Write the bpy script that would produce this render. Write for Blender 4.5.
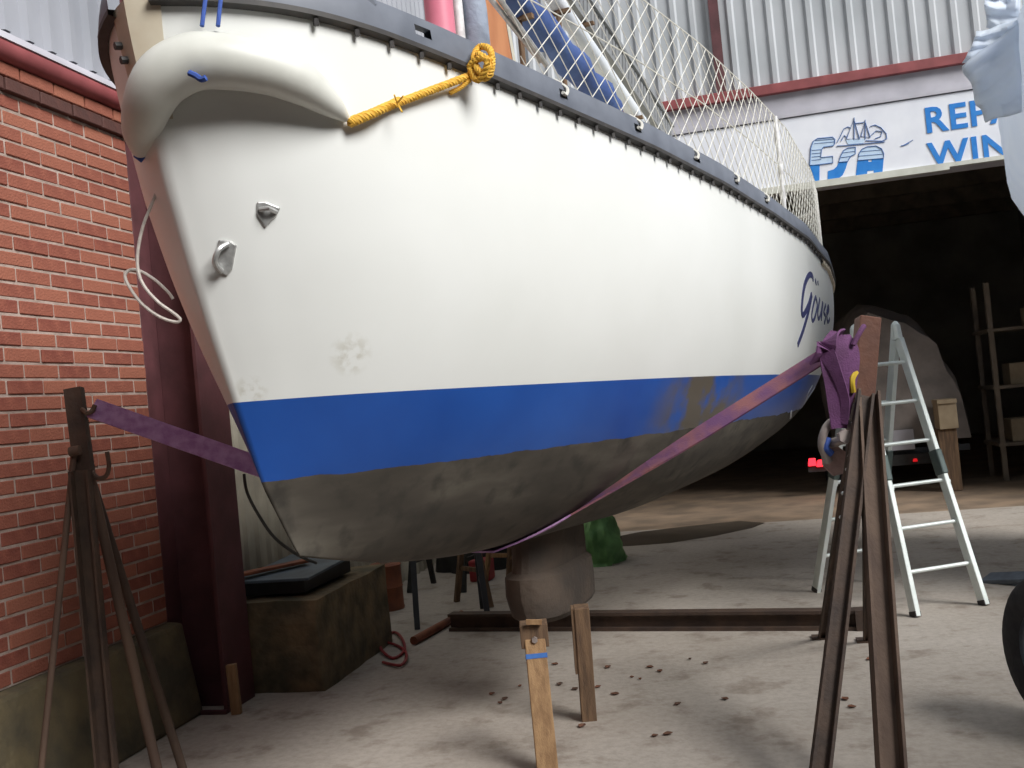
import bpy, bmesh, math, random
import numpy as np
from mathutils import Vector, Matrix, noise
from mathutils.bvhtree import BVHTree
random.seed(7)
S = bpy.context.scene
for o in list(bpy.data.objects): bpy.data.objects.remove(o)
COL = S.collection

# ------------------------------------------------------------------ camera
FPX = 1000.0
PSI, PIT, ROL = math.radians(13.4), math.radians(1.2), math.radians(5.5)
C0 = Vector((0, 0, 1.6))
FW = Vector((-math.sin(PSI)*math.cos(PIT), math.cos(PSI)*math.cos(PIT), math.sin(PIT)))
R0 = Vector((math.cos(PSI), math.sin(PSI), 0)); U0 = R0.cross(FW)
RT = R0*math.cos(ROL) - U0*math.sin(ROL); UP = R0*math.sin(ROL) + U0*math.cos(ROL)
cam = bpy.data.cameras.new('camera'); cam_o = bpy.data.objects.new('camera', cam); COL.objects.link(cam_o)
cam.sensor_width = 36; cam.lens = 36*FPX/1024; cam.clip_end = 200
M3 = Matrix((RT, UP, -FW)).transposed(); cam_o.matrix_world = Matrix.Translation(C0) @ M3.to_4x4()
S.camera = cam_o

# ------------------------------------------------------------------ light
W = bpy.data.worlds.new('overcast_sky'); S.world = W; W.use_nodes = True
bg = W.node_tree.nodes['Background']; bg.inputs[0].default_value = (0.90, 0.95, 1.0, 1)
# evenly overcast sky: luminance (1 + 2 sin(elevation)) / 3 of the zenith
_t = W.node_tree.nodes.new('ShaderNodeTexCoord'); _s = W.node_tree.nodes.new('ShaderNodeSeparateXYZ'); _m = W.node_tree.nodes.new('ShaderNodeMapRange')
W.node_tree.links.new(_t.outputs['Generated'], _s.inputs[0]); W.node_tree.links.new(_s.outputs['Z'], _m.inputs['Value'])
ZEN = .5
_m.inputs['From Min'].default_value = 0; _m.inputs['From Max'].default_value = 1; _m.inputs['To Min'].default_value = ZEN/3; _m.inputs['To Max'].default_value = ZEN
W.node_tree.links.new(_m.outputs[0], bg.inputs[1])
sl = bpy.data.lights.new('sun', 'SUN'); sl.energy = 4.5; sl.angle = math.radians(30); sl.color = (1, .99, .97)
so = bpy.data.objects.new('sun', sl); COL.objects.link(so)
so.rotation_euler = Vector((-0.68, 0.42, -0.60)).to_track_quat('-Z', 'Y').to_euler(); so.location = (6, -4, 9)
S.view_settings.view_transform = 'Standard'; S.view_settings.look = 'None'
S.view_settings.exposure = 0.14; S.view_settings.gamma = 1.0
S.view_settings.use_curve_mapping = False

# ------------------------------------------------------------------ survey helpers (metres)
def ray(x, y): return FW + RT*((x-512)/FPX) - UP*((y-384)/FPX)
def at(x, y, d): return C0 + ray(x, y)*d
def on(x, y, ax, v):
    q = ray(x, y); return C0 + q*((v-C0[ax])/q[ax])
def gr(x, y, z=0.0): return on(x, y, 2, z)

# ------------------------------------------------------------------ materials
def lin(c):
    c = [v/255 for v in c]
    return tuple(v/12.92 if v <= .04045 else ((v+.055)/1.055)**2.4 for v in c) + (1,)
def mat(name, col, rough=.6, metal=0, col2=None, scale=6, detail=4, bump=0, bscale=40, spec=None, rnd=None, contrast=(.35, .65), stretch=None, emit=None, alpha=None, trans=0):
    m = bpy.data.materials.new(name); m.use_nodes = True; nt = m.node_tree; N = nt.nodes; K = nt.links
    b = N['Principled BSDF']; b.inputs['Roughness'].default_value = rough; b.inputs['Metallic'].default_value = metal
    if spec is not None: b.inputs['Specular IOR Level'].default_value = spec
    b.inputs['Base Color'].default_value = lin(col)
    tc = N.new('ShaderNodeTexCoord'); vec = tc.outputs['Object']
    if stretch:
        mp = N.new('ShaderNodeMapping'); mp.inputs['Scale'].default_value = stretch; K.new(vec, mp.inputs[0]); vec = mp.outputs[0]
    out = None
    if col2:
        n = N.new('ShaderNodeTexNoise'); n.inputs['Scale'].default_value = scale; n.inputs['Detail'].default_value = detail; K.new(vec, n.inputs[0])
        r = N.new('ShaderNodeValToRGB'); r.color_ramp.elements[0].position = contrast[0]; r.color_ramp.elements[1].position = contrast[1]
        r.color_ramp.elements[0].color = lin(col); r.color_ramp.elements[1].color = lin(col2)
        K.new(n.outputs[0], r.inputs[0]); out = r.outputs[0]
    if rnd:
        oi = N.new('ShaderNodeObjectInfo'); mx = N.new('ShaderNodeMix'); mx.data_type = 'RGBA'; mx.blend_type = 'MIX'
        rr = N.new('ShaderNodeValToRGB'); rr.color_ramp.elements[0].color = (0, 0, 0, 1); K.new(oi.outputs['Random'], rr.inputs[0])
        K.new(rr.outputs[0], mx.inputs[0])
        if out: K.new(out, mx.inputs[6])
        else: mx.inputs[6].default_value = lin(col)
        mx.inputs[7].default_value = lin(rnd); out = mx.outputs[2]
    if out: K.new(out, b.inputs['Base Color'])
    if bump:
        n2 = N.new('ShaderNodeTexNoise'); n2.inputs['Scale'].default_value = bscale; n2.inputs['Detail'].default_value = 5; K.new(vec, n2.inputs[0])
        bp = N.new('ShaderNodeBump'); bp.inputs['Strength'].default_value = bump; bp.inputs['Distance'].default_value = .02
        K.new(n2.outputs[0], bp.inputs['Height']); K.new(bp.outputs[0], b.inputs['Normal'])
    if emit:
        b.inputs['Emission Color'].default_value = lin(emit[0]); b.inputs['Emission Strength'].default_value = emit[1]
    if trans: b.inputs['Transmission Weight'].default_value = trans
    if alpha is not None: b.inputs['Alpha'].default_value = alpha
    return m
M = {}
M['brick'] = mat('brick_clay', (140, 80, 64), .9, col2=(122, 64, 52), scale=14, bump=.35, bscale=90, rnd=(152, 94, 74))
M['brick_dark'] = mat('brick_glazed_brown', (84, 52, 46), .8, col2=(72, 46, 42), scale=14, bump=.25, bscale=60, rnd=(92, 58, 50))
M['mortar'] = mat('mortar', (176, 158, 148), .95, col2=(150, 132, 122), scale=12, bump=.3, bscale=120)
M['red_steel'] = mat('red_oxide_paint', (96, 56, 60), .65, col2=(78, 45, 48), scale=5, bump=.08)
M['red_trim'] = mat('red_trim_paint', (146, 76, 78), .6, col2=(128, 64, 66), scale=6)
M['sheet'] = mat('white_sheet_metal', (186, 189, 193), .5, col2=(172, 176, 180), scale=1.2, detail=3)
M['sheet_shaded'] = mat('shaded_sheet_metal', (158, 160, 168), .5, col2=(142, 145, 153), scale=1.5)  # same sheet as the white cladding, greyed to carry the left wall's shade
M['sheet_b'] = mat('beige_sheet_metal', (178, 172, 156), .6, col2=(150, 144, 130), scale=3)
M['lintel'] = mat('grey_lintel_paint', (186, 184, 192), .6, col2=(170, 168, 176), scale=4)
M['plinth'] = mat('mossy_plinth_concrete', (110, 98, 72), .95, col2=(78, 72, 58), scale=5, bump=.5, bscale=25)
M['block'] = mat('weathered_concrete', (130, 112, 86), .95, col2=(84, 80, 64), scale=6, bump=.6, bscale=22)
M['dark_wall'] = mat('dark_hall_wall', (158, 154, 144), .9, col2=(132, 128, 120), scale=1.5)
M['dark_wood'] = mat('dark_hall_timber', (140, 126, 110), .85, col2=(112, 100, 88), scale=4)
M['hall_floor'] = mat('dusty_hall_floor', (150, 128, 106), .9, col2=(116, 100, 84), scale=2.2, bump=.2, bscale=30)
M['sign_white'] = mat('white_sign_board', (232, 234, 240), .4, col2=(222, 224, 232), scale=3)
M['sign_trim'] = mat('sign_edge_trim', (206, 206, 196), .5, col2=(188, 188, 178), scale=5)
M['blue_paint'] = mat('sign_blue_paint', (40, 122, 202), .4, col2=(52, 132, 208), scale=10)
M['pale_blue'] = mat('sign_pale_blue', (196, 216, 236), .4, col2=(186, 208, 232), scale=10)
M['line_blue'] = mat('sign_line_blue', (92, 124, 176), .4, col2=(84, 116, 170), scale=10)
M['rail'] = mat('grey_rubber_rail', (112, 117, 128), .5, col2=(98, 103, 114), scale=8)
M['rail_b'] = mat('black_rubber', (52, 50, 50), .6, col2=(64, 60, 58), scale=20)
M['beige_strip'] = mat('beige_gelcoat', (206, 196, 176), .5, col2=(194, 180, 158), scale=8)
M['deck'] = mat('cream_deck', (220, 216, 200), .6, col2=(210, 206, 190), scale=4)
M['steel'] = mat('stainless_steel', (206, 206, 204), .38, .55, col2=(170, 170, 168), scale=40)
M['alu'] = mat('aluminium', (232, 238, 235), .4, .2, col2=(218, 226, 222), scale=10)
M['alu_dark'] = mat('grey_hinge', (96, 110, 106), .5, .3, col2=(80, 92, 90), scale=10)
M['rubber'] = mat('tyre_rubber', (38, 38, 42), .8, col2=(48, 48, 50), scale=20, bump=.2)
M['rim'] = mat('wheel_rim_paint', (110, 118, 128), .5, .3, col2=(92, 98, 108), scale=10)
M['rust'] = mat('rusty_steel', (102, 82, 68), .75, col2=(80, 62, 52), scale=8, bump=.25, bscale=50, stretch=(1, 1, .3))
M['rust_red'] = mat('red_primer_steel', (106, 68, 52), .75, col2=(86, 56, 46), scale=6, bump=.2, bscale=40)
M['rust_dark'] = mat('dark_brown_steel', (84, 66, 54), .75, col2=(60, 48, 42), scale=7, bump=.25, bscale=40)
M['wood'] = mat('raw_timber', (170, 136, 98), .8, col2=(140, 108, 76), scale=5, bump=.25, bscale=30, stretch=(8, 8, .8))
M['wood_old'] = mat('old_timber', (126, 100, 76), .85, col2=(94, 74, 58), scale=5, bump=.3, bscale=30, stretch=(8, 8, .8))
M['strap'] = mat('lit_purple_webbing', (186, 148, 192), .8, col2=(158, 112, 164), scale=24, bump=.3, bscale=160)  # lit left run of the strap, its brightness put into the colour
M['strap_worn'] = mat('worn_purple_webbing', (104, 66, 104), .85, col2=(138, 88, 90), scale=9, bump=.3, bscale=160)
M['strap_dark'] = mat('dark_purple_webbing', (112, 68, 112), .85, col2=(94, 56, 92), scale=12, bump=.3, bscale=120)
M['fender'] = mat('white_fender_vinyl', (222, 222, 214), .45, col2=(204, 204, 196), scale=5)
M['blue_rope'] = mat('blue_rope', (62, 92, 168), .8, col2=(48, 74, 146), scale=60)
M['white_rope'] = mat('white_rope', (214, 206, 198), .85, col2=(196, 186, 178), scale=60)
M['yellow_rope'] = mat('yellow_rope', (232, 186, 72), .7, col2=(214, 160, 50), scale=30)
M['net'] = mat('net_cord', (226, 224, 216), .8, col2=(206, 204, 196), scale=20)
M['tape'] = mat('white_tape_wrap', (236, 236, 236), .6, col2=(198, 196, 196), scale=24)
M['tarp_blue'] = mat('blue_sail_cover', (78, 104, 160), .7, col2=(58, 80, 136), scale=5, bump=.5, bscale=12)
M['mast'] = mat('white_spar', (228, 232, 238), .35, col2=(214, 220, 228), scale=5)
M['grate'] = mat('grey_gangway', (150, 152, 154), .5, .3, col2=(134, 136, 138), scale=8)
M['pink'] = mat('faded_red_fender', (222, 132, 152), .5, col2=(206, 112, 134), scale=5)
M['grey_canvas'] = mat('grey_canvas', (160, 170, 186), .7, col2=(142, 152, 170), scale=8, bump=.3)
M['board'] = mat('varnished_board', (214, 148, 104), .45, col2=(196, 128, 88), scale=4, stretch=(6, 6, .8))
M['plastic'] = mat('white_plastic_sheet', (240, 246, 252), .6, col2=(226, 234, 246), scale=3, bump=.25, bscale=5)
def sheet_plastic(m):
    nt = m.node_tree; N = nt.nodes; b = N['Principled BSDF']; o = N['Material Output']; t = N.new('ShaderNodeBsdfTranslucent'); t.inputs[0].default_value = (.9, .94, 1, 1)
    mx = N.new('ShaderNodeMixShader'); mx.inputs[0].default_value = .5; nt.links.new(b.outputs[0], mx.inputs[1]); nt.links.new(t.outputs[0], mx.inputs[2]); nt.links.new(mx.outputs[0], o.inputs[0])
sheet_plastic(M['plastic'])
M['navy'] = mat('navy_hull', (40, 50, 92), .4, col2=(34, 42, 80), scale=4)
M['green'] = mat('green_tarp', (110, 160, 96), .6, col2=(72, 116, 66), scale=7, bump=.4, bscale=14)
M['grey_tarp'] = mat('grey_tarp', (148, 138, 132), .8, col2=(120, 112, 108), scale=3, bump=.5, bscale=7)
M['bundle'] = mat('pale_tarp', (190, 196, 196), .6, col2=(120, 132, 128), scale=8, bump=.5, bscale=12)
M['black'] = mat('black_paint', (34, 34, 34), .6, col2=(44, 44, 44), scale=20)
M['dark_grey'] = mat('dark_grey_metal', (62, 66, 72), .6, col2=(50, 52, 56), scale=8)
M['slate'] = mat('slate_blue_sheet', (92, 106, 118), .6, col2=(74, 84, 94), scale=6)
M['lamp_red'] = mat('red_tail_lamp', (200, 20, 24), .3, col2=(170, 14, 18), scale=12, emit=((255, 36, 48), 3.6))
M['lamp_dim'] = mat('red_reflector', (170, 24, 30), .3, col2=(140, 18, 24), scale=12, emit=((255, 30, 40), .5))
M['card'] = mat('cardboard', (168, 150, 124), .9, col2=(150, 132, 108), scale=6)
M['red_cable'] = mat('red_cable', (150, 58, 58), .6, col2=(156, 42, 48), scale=20)
M['rust_can'] = mat('rusty_orange_can', (152, 88, 58), .7, col2=(116, 70, 52), scale=8, bump=.2)
M['leaf'] = mat('dry_leaf', (128, 84, 62), .9, col2=(100, 64, 50), scale=30, rnd=(84, 62, 50))
M['puddle'] = mat('wet_concrete', (112, 100, 88), .22, col2=(100, 90, 80), scale=4)
M['chock'] = M['rail']
M['tape_blue'] = mat('blue_tape', (58, 112, 186), .6, col2=(48, 98, 170), scale=20)
M['shackle'] = mat('galvanised_shackle', (176, 164, 158), .5, .4, col2=(150, 138, 134), scale=12)
M['cloth_pink'] = mat('worn_pink_cloth', (178, 152, 146), .9, col2=(150, 124, 120), scale=14, bump=.4)
M['yellow'] = mat('yellow_strap', (212, 182, 52), .7, col2=(190, 160, 40), scale=20)

def floor_mat():
    m = bpy.data.materials.new('yard_concrete'); m.use_nodes = True; nt = m.node_tree; N = nt.nodes; K = nt.links
    b = N['Principled BSDF']; b.inputs['Roughness'].default_value = .85
    tc = N.new('ShaderNodeTexCoord')
    def nz(sc, det, rough=.55):
        n = N.new('ShaderNodeTexNoise'); n.inputs['Scale'].default_value = sc; n.inputs['Detail'].default_value = det; n.inputs['Roughness'].default_value = rough
        K.new(tc.outputs['Object'], n.inputs[0]); return n.outputs[0]
    def ramp(src, p0, c0, p1, c1):
        r = N.new('ShaderNodeValToRGB'); e = r.color_ramp.elements; e[0].position = p0; e[0].color = c0; e[1].position = p1; e[1].color = c1; K.new(src, r.inputs[0]); return r.outputs[0]
    base = ramp(nz(.9, 6), .3, lin((168, 158, 147)), .7, lin((188, 179, 169)))
    fine = ramp(nz(22, 6, .7), .30, (.62, .60, .58, 1), .6, (1, 1, 1, 1))
    mx = N.new('ShaderNodeMix'); mx.data_type = 'RGBA'; mx.blend_type = 'MULTIPLY'; mx.inputs[0].default_value = .55; K.new(base, mx.inputs[6]); K.new(fine, mx.inputs[7])
    spots = ramp(nz(3.6, 5, .65), .33, (.58, .53, .49, 1), .46, (1, 1, 1, 1))
    m2 = N.new('ShaderNodeMix'); m2.data_type = 'RGBA'; m2.blend_type = 'MULTIPLY'; m2.inputs[0].default_value = .7; K.new(mx.outputs[2], m2.inputs[6]); K.new(spots, m2.inputs[7])
    K.new(m2.outputs[2], b.inputs['Base Color'])
    bp = N.new('ShaderNodeBump'); bp.inputs['Strength'].default_value = .25; bp.inputs['Distance'].default_value = .01; K.new(nz(45, 6), bp.inputs['Height']); K.new(bp.outputs[0], b.inputs['Normal'])
    return m
M['floor'] = floor_mat()

def hull_mat():
    m = bpy.data.materials.new('hull_paint'); m.use_nodes = True; nt = m.node_tree; N = nt.nodes; K = nt.links
    b = N['Principled BSDF']
    tc = N.new('ShaderNodeTexCoord'); sep = N.new('ShaderNodeSeparateXYZ'); K.new(tc.outputs['Object'], sep.inputs[0])
    def math_(op, a, c, cl=False):
        n = N.new('ShaderNodeMath'); n.operation = op; n.use_clamp = cl
        for i, v in enumerate((a, c)):
            if isinstance(v, (int, float)): n.inputs[i].default_value = v
            else: K.new(v, n.inputs[i])
        return n.outputs[0]
    def nz(sc, det=4, st=None):
        v = tc.outputs['Object']
        if st:
            mp = N.new('ShaderNodeMapping'); mp.inputs['Scale'].default_value = st; K.new(v, mp.inputs[0]); v = mp.outputs[0]
        n = N.new('ShaderNodeTexNoise'); n.inputs['Scale'].default_value = sc; n.inputs['Detail'].default_value = det; K.new(v, n.inputs[0]); return n.outputs[0]
    def ramp(src, *st):
        r = N.new('ShaderNodeValToRGB'); e = r.color_ramp.elements
        while len(e) < len(st): e.new(.5)
        for k, (p, c) in zip(e, st): k.position = p; k.color = c
        K.new(src, r.inputs[0]); return r.outputs[0]
    def mix(f, a, c, mode='MIX'):
        n = N.new('ShaderNodeMix'); n.data_type = 'RGBA'; n.blend_type = mode
        if isinstance(f, (int, float)): n.inputs[0].default_value = f
        else: K.new(f, n.inputs[0])
        for i, v in ((6, a), (7, c)):
            if isinstance(v, tuple): n.inputs[i].default_value = v
            else: K.new(v, n.inputs[i])
        return n.outputs[2]
    X, Y, Z = sep.outputs
    def blob(c, r):
        d = N.new('ShaderNodeVectorMath'); d.operation = 'DISTANCE'; K.new(tc.outputs['Object'], d.inputs[0]); d.inputs[1].default_value = c
        return math_('SUBTRACT', 1, math_('DIVIDE', d.outputs['Value'], r), True)
    white = ramp(nz(1.5), (.3, lin((228, 229, 225))), (.7, lin((235, 236, 233))))
    for c, r in STAINS: white = mix(math_('MULTIPLY', math_('MULTIPLY', blob(c, r), ramp(nz(30, 5), (.42, (0, 0, 0, 1)), (.6, (1, 1, 1, 1)))), .9), white, lin((168, 160, 136)))
    blue = ramp(nz(2.5, 5), (.3, lin((28, 74, 152))), (.7, lin((36, 86, 168))))
    smear = math_('MULTIPLY', blob((2.55, -.95, 1.42), .62), ramp(nz(6, 5), (.35, (0, 0, 0, 1)), (.6, (1, 1, 1, 1))))
    blue = mix(math_('MULTIPLY', smear, 2.2, True), blue, lin((92, 84, 74)))
    pale = math_('MULTIPLY', blob((5.6, -.95, 1.40), .8), 1.3, True); blue = mix(math_('MULTIPLY', pale, .5), blue, lin((150, 160, 180)))
    foul = ramp(nz(3, 7, (.6, 1, 2.5)), (.28, lin((62, 57, 50))), (.5, lin((78, 72, 64))), (.68, lin((98, 92, 82))))
    foul = mix(ramp(nz(9, 6), (.5, (0, 0, 0, 1)), (.7, (1, 1, 1, 1))), foul, lin((58, 54, 48)))
    wob = math_('MULTIPLY', math_('SUBTRACT', nz(5, 4), .5), .035)
    t1 = math_('ADD', Z, math_('MULTIPLY', X, .0165)); t2 = math_('ADD', math_('ADD', Z, math_('MULTIPLY', X, .0125)), wob)
    f1 = math_('LESS_THAN', t1, 1.692); f2 = math_('LESS_THAN', t2, 1.424)
    c = mix(f1, white, blue); c = mix(f2, c, foul); K.new(c, b.inputs['Base Color'])
    rg = mix(f2, (.32, .32, .32, 1), (.85, .85, .85, 1)); K.new(rg, b.inputs['Roughness'])
    return m

# ------------------------------------------------------------------ object helpers
def rootloc(p):
    while p and p.parent: p = p.parent
    return p.matrix_basis if p else Matrix()
def tag(o, label=None, cat=None, group=None, kind=None):
    if label: o['label'] = label
    if cat: o['category'] = cat
    if group: o['group'] = group
    if kind: o['kind'] = kind
    return o
def thing(name, label, cat, loc, group=None, rotz=0):
    o = bpy.data.objects.new(name, None); o.empty_display_size = .1; COL.objects.link(o); o.location = loc; o.rotation_euler = (0, 0, rotz)
    o.matrix_basis = Matrix.Translation(Vector(loc)) @ Matrix.Rotation(rotz, 4, 'Z')
    return tag(o, label, cat, group)
class MB:
    def __init__(s): s.v = []; s.f = []
    def add(s, vs, fs):
        k = len(s.v); s.v += [Vector(v) for v in vs]; s.f += [tuple(i+k for i in f) for f in fs]; return s
    def hexa(s, p):  # 8 pts: bottom 4, top 4
        return s.add(p, [(3, 2, 1, 0), (4, 5, 6, 7), (0, 1, 5, 4), (1, 2, 6, 5), (2, 3, 7, 6), (3, 0, 4, 7)])
    def box(s, lo, hi):
        a, b = lo, hi
        return s.hexa([(a[0], a[1], a[2]), (b[0], a[1], a[2]), (b[0], b[1], a[2]), (a[0], b[1], a[2]), (a[0], a[1], b[2]), (b[0], a[1], b[2]), (b[0], b[1], b[2]), (a[0], b[1], b[2])])
    def bar(s, p, q, w, h, side=None, w2=None, h2=None):
        p, q = Vector(p), Vector(q); z = (q-p).normalized()
        sd = Vector(side) if side is not None else (Vector((0, 0, 1)) if abs(z.z) < .9 else Vector((1, 0, 0)))
        x = sd - z*sd.dot(z); x.normalize(); y = z.cross(x); w2 = w if w2 is None else w2; h2 = h if h2 is None else h2
        f = lambda c, a, b: [c-x*a/2-y*b/2, c+x*a/2-y*b/2, c+x*a/2+y*b/2, c-x*a/2+y*b/2]
        return s.hexa(f(p, w, h)+f(q, w2, h2))
    def channel(s, p, q, w, h, t, side):  # U channel: web along 'side', flanges along the other axis
        p, q = Vector(p), Vector(q); z = (q-p).normalized(); sd = Vector(side); x = (sd-z*sd.dot(z)).normalized(); y = z.cross(x)
        s.bar(p, q, w, t, x)
        for k in (-1, 1): s.bar(p+x*k*(w-t)/2+y*(h/2), q+x*k*(w-t)/2+y*(h/2), t, h, x)
        return s
    def tube(s, pts, r, n=8, cap=True, closed=False):
        pts = [Vector(p) for p in pts]; m = len(pts); rs = r if isinstance(r, (list, tuple)) else [r]*m
        up = None; rings = []
        for i, p in enumerate(pts):
            a = pts[i-1] if (i or closed) else p; b = pts[(i+1) % m] if (i < m-1 or closed) else p
            t = (b-a).normalized() if (b-a).length > 1e-9 else Vector((0, 0, 1))
            if up is None: up = Vector((0, 0, 1)) if abs(t.z) < .9 else Vector((1, 0, 0))
            up = (up-t*up.dot(t)); up = up.normalized() if up.length > 1e-6 else t.orthogonal().normalized(); y = t.cross(up)
            rings.append([p+(up*math.cos(2*math.pi*k/n)+y*math.sin(2*math.pi*k/n))*rs[i] for k in range(n)])
        vs = [v for rg in rings for v in rg]; fs = []
        for i in range(m if closed else m-1):
            j = (i+1) % m
            for k in range(n): fs.append((i*n+k, i*n+(k+1) % n, j*n+(k+1) % n, j*n+k))
        if cap and not closed: fs += [tuple(range(n-1, -1, -1)), tuple((m-1)*n+k for k in range(n))]
        return s.add(vs, fs)
    def ribbon(s, pts, sides, w, t):  # flat strap: points, per-point width directions
        pts = [Vector(p) for p in pts]; m = len(pts); vs = []
        for i, p in enumerate(pts):
            tg = (pts[min(i+1, m-1)]-pts[max(i-1, 0)]).normalized(); x = Vector(sides[i]); x = (x-tg*x.dot(tg)).normalized(); y = tg.cross(x)
            ww = w[i] if isinstance(w, (list, tuple)) else w
            vs += [p-x*ww/2-y*t/2, p+x*ww/2-y*t/2, p+x*ww/2+y*t/2, p-x*ww/2+y*t/2]
        fs = [(3, 2, 1, 0), tuple((m-1)*4+k for k in range(4))]
        for i in range(m-1):
            for k in range(4): fs.append((i*4+k, i*4+(k+1) % 4, (i+1)*4+(k+1) % 4, (i+1)*4+k))
        return s.add(vs, fs)
    def prism(s, poly, off):  # polygon (3D pts) thickened by vector
        n = len(poly); off = Vector(off); a = [Vector(p) for p in poly]
        return s.add(a+[p+off for p in a], [tuple(range(n-1, -1, -1)), tuple(range(n, 2*n))]+[(i, (i+1) % n, n+(i+1) % n, n+i) for i in range(n)])
    def grid(s, P, closed_u=False):
        a, b = len(P), len(P[0]); fs = []
        for i in range(a if closed_u else a-1):
            for j in range(b-1): fs.append((i*b+j, ((i+1) % a)*b+j, ((i+1) % a)*b+j+1, i*b+j+1))
        return s.add([p for r in P for p in r], fs)
    def build(s, name, m, parent=None, smooth=False, local=False, bevel=0, label=None, fix=True, sub=0, solid=0, sharp=.7):
        me = bpy.data.meshes.new(name); vs = s.v
        o = bpy.data.objects.new(name, me)
        if parent is not None:
            if not local:
                inv = rootloc(parent).inverted(); vs = [inv @ v for v in vs]
            o.parent = parent
        elif not local:
            n = len(vs); c = Vector((sum(v.x for v in vs)/n, sum(v.y for v in vs)/n, min(v.z for v in vs))); vs = [v-c for v in vs]; o.location = c
            o.matrix_basis = Matrix.Translation(c)
        me.from_pydata([tuple(v) for v in vs], [], s.f)
        bm = bmesh.new(); bm.from_mesh(me)
        if fix: bmesh.ops.recalc_face_normals(bm, faces=bm.faces)
        if smooth:
            for f in bm.faces: f.smooth = True
            for e in bm.edges:
                if len(e.link_faces) == 2 and e.calc_face_angle(0) > sharp: e.smooth = False
        bm.to_mesh(me); bm.free(); me.materials.append(M[m] if isinstance(m, str) else m)
        COL.objects.link(o)
        if bevel:
            bv = o.modifiers.new('bevel', 'BEVEL'); bv.width = bevel; bv.segments = 2; bv.limit_method = 'ANGLE'
        if solid:
            sm = o.modifiers.new('solid', 'SOLIDIFY'); sm.thickness = solid; sm.offset = 0
        if sub:
            sb = o.modifiers.new('sub', 'SUBSURF'); sb.levels = sub; sb.render_levels = sub
        if label: o['label'] = label
        return o
def struct(o): o['kind'] = 'structure'; return o
def spline(pts, n):
    pts = [Vector(p) for p in pts]; out = []; m = len(pts)
    for i in range(m-1):
        p0, p1, p2, p3 = pts[max(i-1, 0)], pts[i], pts[i+1], pts[min(i+2, m-1)]
        for k in range(n):
            t = k/n; out.append(.5*((2*p1)+(p2-p0)*t+(2*p0-5*p1+4*p2-p3)*t*t+(3*p1-p0-3*p2+p3)*t**3))
    return out+[pts[-1]]
def fspl(vals, n): return [v.x for v in spline([(a, 0, 0) for a in vals], n)]

# ================================================================== SETTING
WX = -3.4            # face of the left wall
YB = 11.7            # face of the hall
struct(MB().box((WX-.4, -7, -.12), (13, YB, 0)).build('floor', 'floor', local=True))
struct(MB().box((WX-.4, YB, -.12), (10, 24, -.004)).build('floor_hall', 'hall_floor', local=True))
def corrugated(a, b, z0, z1, nrm, pitch=.2, dep=.035):
    a, b = Vector(a), Vector(b); L = (b-a).length; t = (b-a)/L; nrm = Vector(nrm); prof = []; n = int(L/pitch)
    for i in range(n):
        for f, h in ((0, 0), (.55, 0), (.66, 1), (.89, 1)): prof.append((a+t*((i+f)*pitch), h))
    prof.append((a+t*n*pitch, 0))
    P = [[Vector((p.x, p.y, z))+nrm*h*dep for p, h in prof] for z in (z0, z1)]
    mb = MB().grid(P)
    bk = [a-nrm*.06, b-nrm*.06]; Q = [[Vector((p.x, p.y, z)) for p in bk] for z in (z0, z1)]; mb.grid(Q)
    return mb
# added unseen walls and roof slab, shaped to block low sky and sun
struct(MB().box((6.2, 3.4, 0), (6.4, YB, 2.6)).build('wall_blocker_right_low', 'sheet_b', local=True))
struct(MB().box((6.2, -2.6, 0), (6.5, 3.4, 5.8)).build('wall_blocker_right', 'dark_grey', local=True))
struct(MB().box((WX, -2.6, 0), (6.2, -2.4, 6.6)).build('wall_blocker_front', 'dark_grey', local=True))
struct(MB().prism([(WX-.3, -2.6, 4.7), (6.2, -2.6, 4.7), (6.2, -1.2, 4.7), (WX-.3, -1.2, 4.7)], (0, 0, .2)).build('ceiling_blocker', 'dark_wood', local=True))
# left wall: plinth, bricks, cladding above
wl = struct(MB().box((WX-.3, -3, .54), (WX-.006, 5.16, 3.53)).build('wall_left', 'mortar', local=True))
BL, BH, PH = .239, .0645, .0782
def brick_mesh(name, m):
    me = bpy.data.meshes.new(name); bm = bmesh.new(); bmesh.ops.create_cube(bm, size=1)
    for v in bm.verts: v.co = Vector((v.co.x*.05, v.co.y*BL, v.co.z*BH))
    bmesh.ops.bevel(bm, geom=[e for e in bm.edges], offset=.004, segments=1, affect='EDGES'); bm.to_mesh(me); bm.free(); me.materials.append(M[m]); return me
bme, bmd = brick_mesh('brick', 'brick'), brick_mesh('brick_dark', 'brick_dark')
rest = MB(); cnt = 0
ncourse = 38
for k in range(ncourse):
    z = .54+PH*(k+.5)+.002
    dark = (k == ncourse-2); proud = .018 if k == ncourse-1 else (.03 if dark else 0)
    y = 5.16-BL/2-.004-(.125 if k % 2 else 0)
    if k % 2:  # half bat at the end
        o = bpy.data.objects.new('brick', bmd if dark else bme); COL.objects.link(o); o.parent = wl; o.location = (WX-.025+proud, 5.16-.062, z); o.scale = (1, .46, 1); cnt += 1
    while y > -2.8:
        jx = random.uniform(-.003, .003)
        if y > 3.72:
            o = bpy.data.objects.new('brick', bmd if dark else bme); COL.objects.link(o); o.parent = wl; cnt += 1
            o.location = (WX-.025+proud+jx, y, z); o.rotation_euler = (random.uniform(-.006, .006), 0, random.uniform(-.006, .006))
        else: rest.box((WX-.05+proud+jx, y-BL/2, z-BH/2), (WX+proud+jx, y+BL/2, z+BH/2))
        y -= .25
rb = rest.build('brickwork', 'brick', wl, local=True); rb['kind'] = 'stuff'
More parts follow.
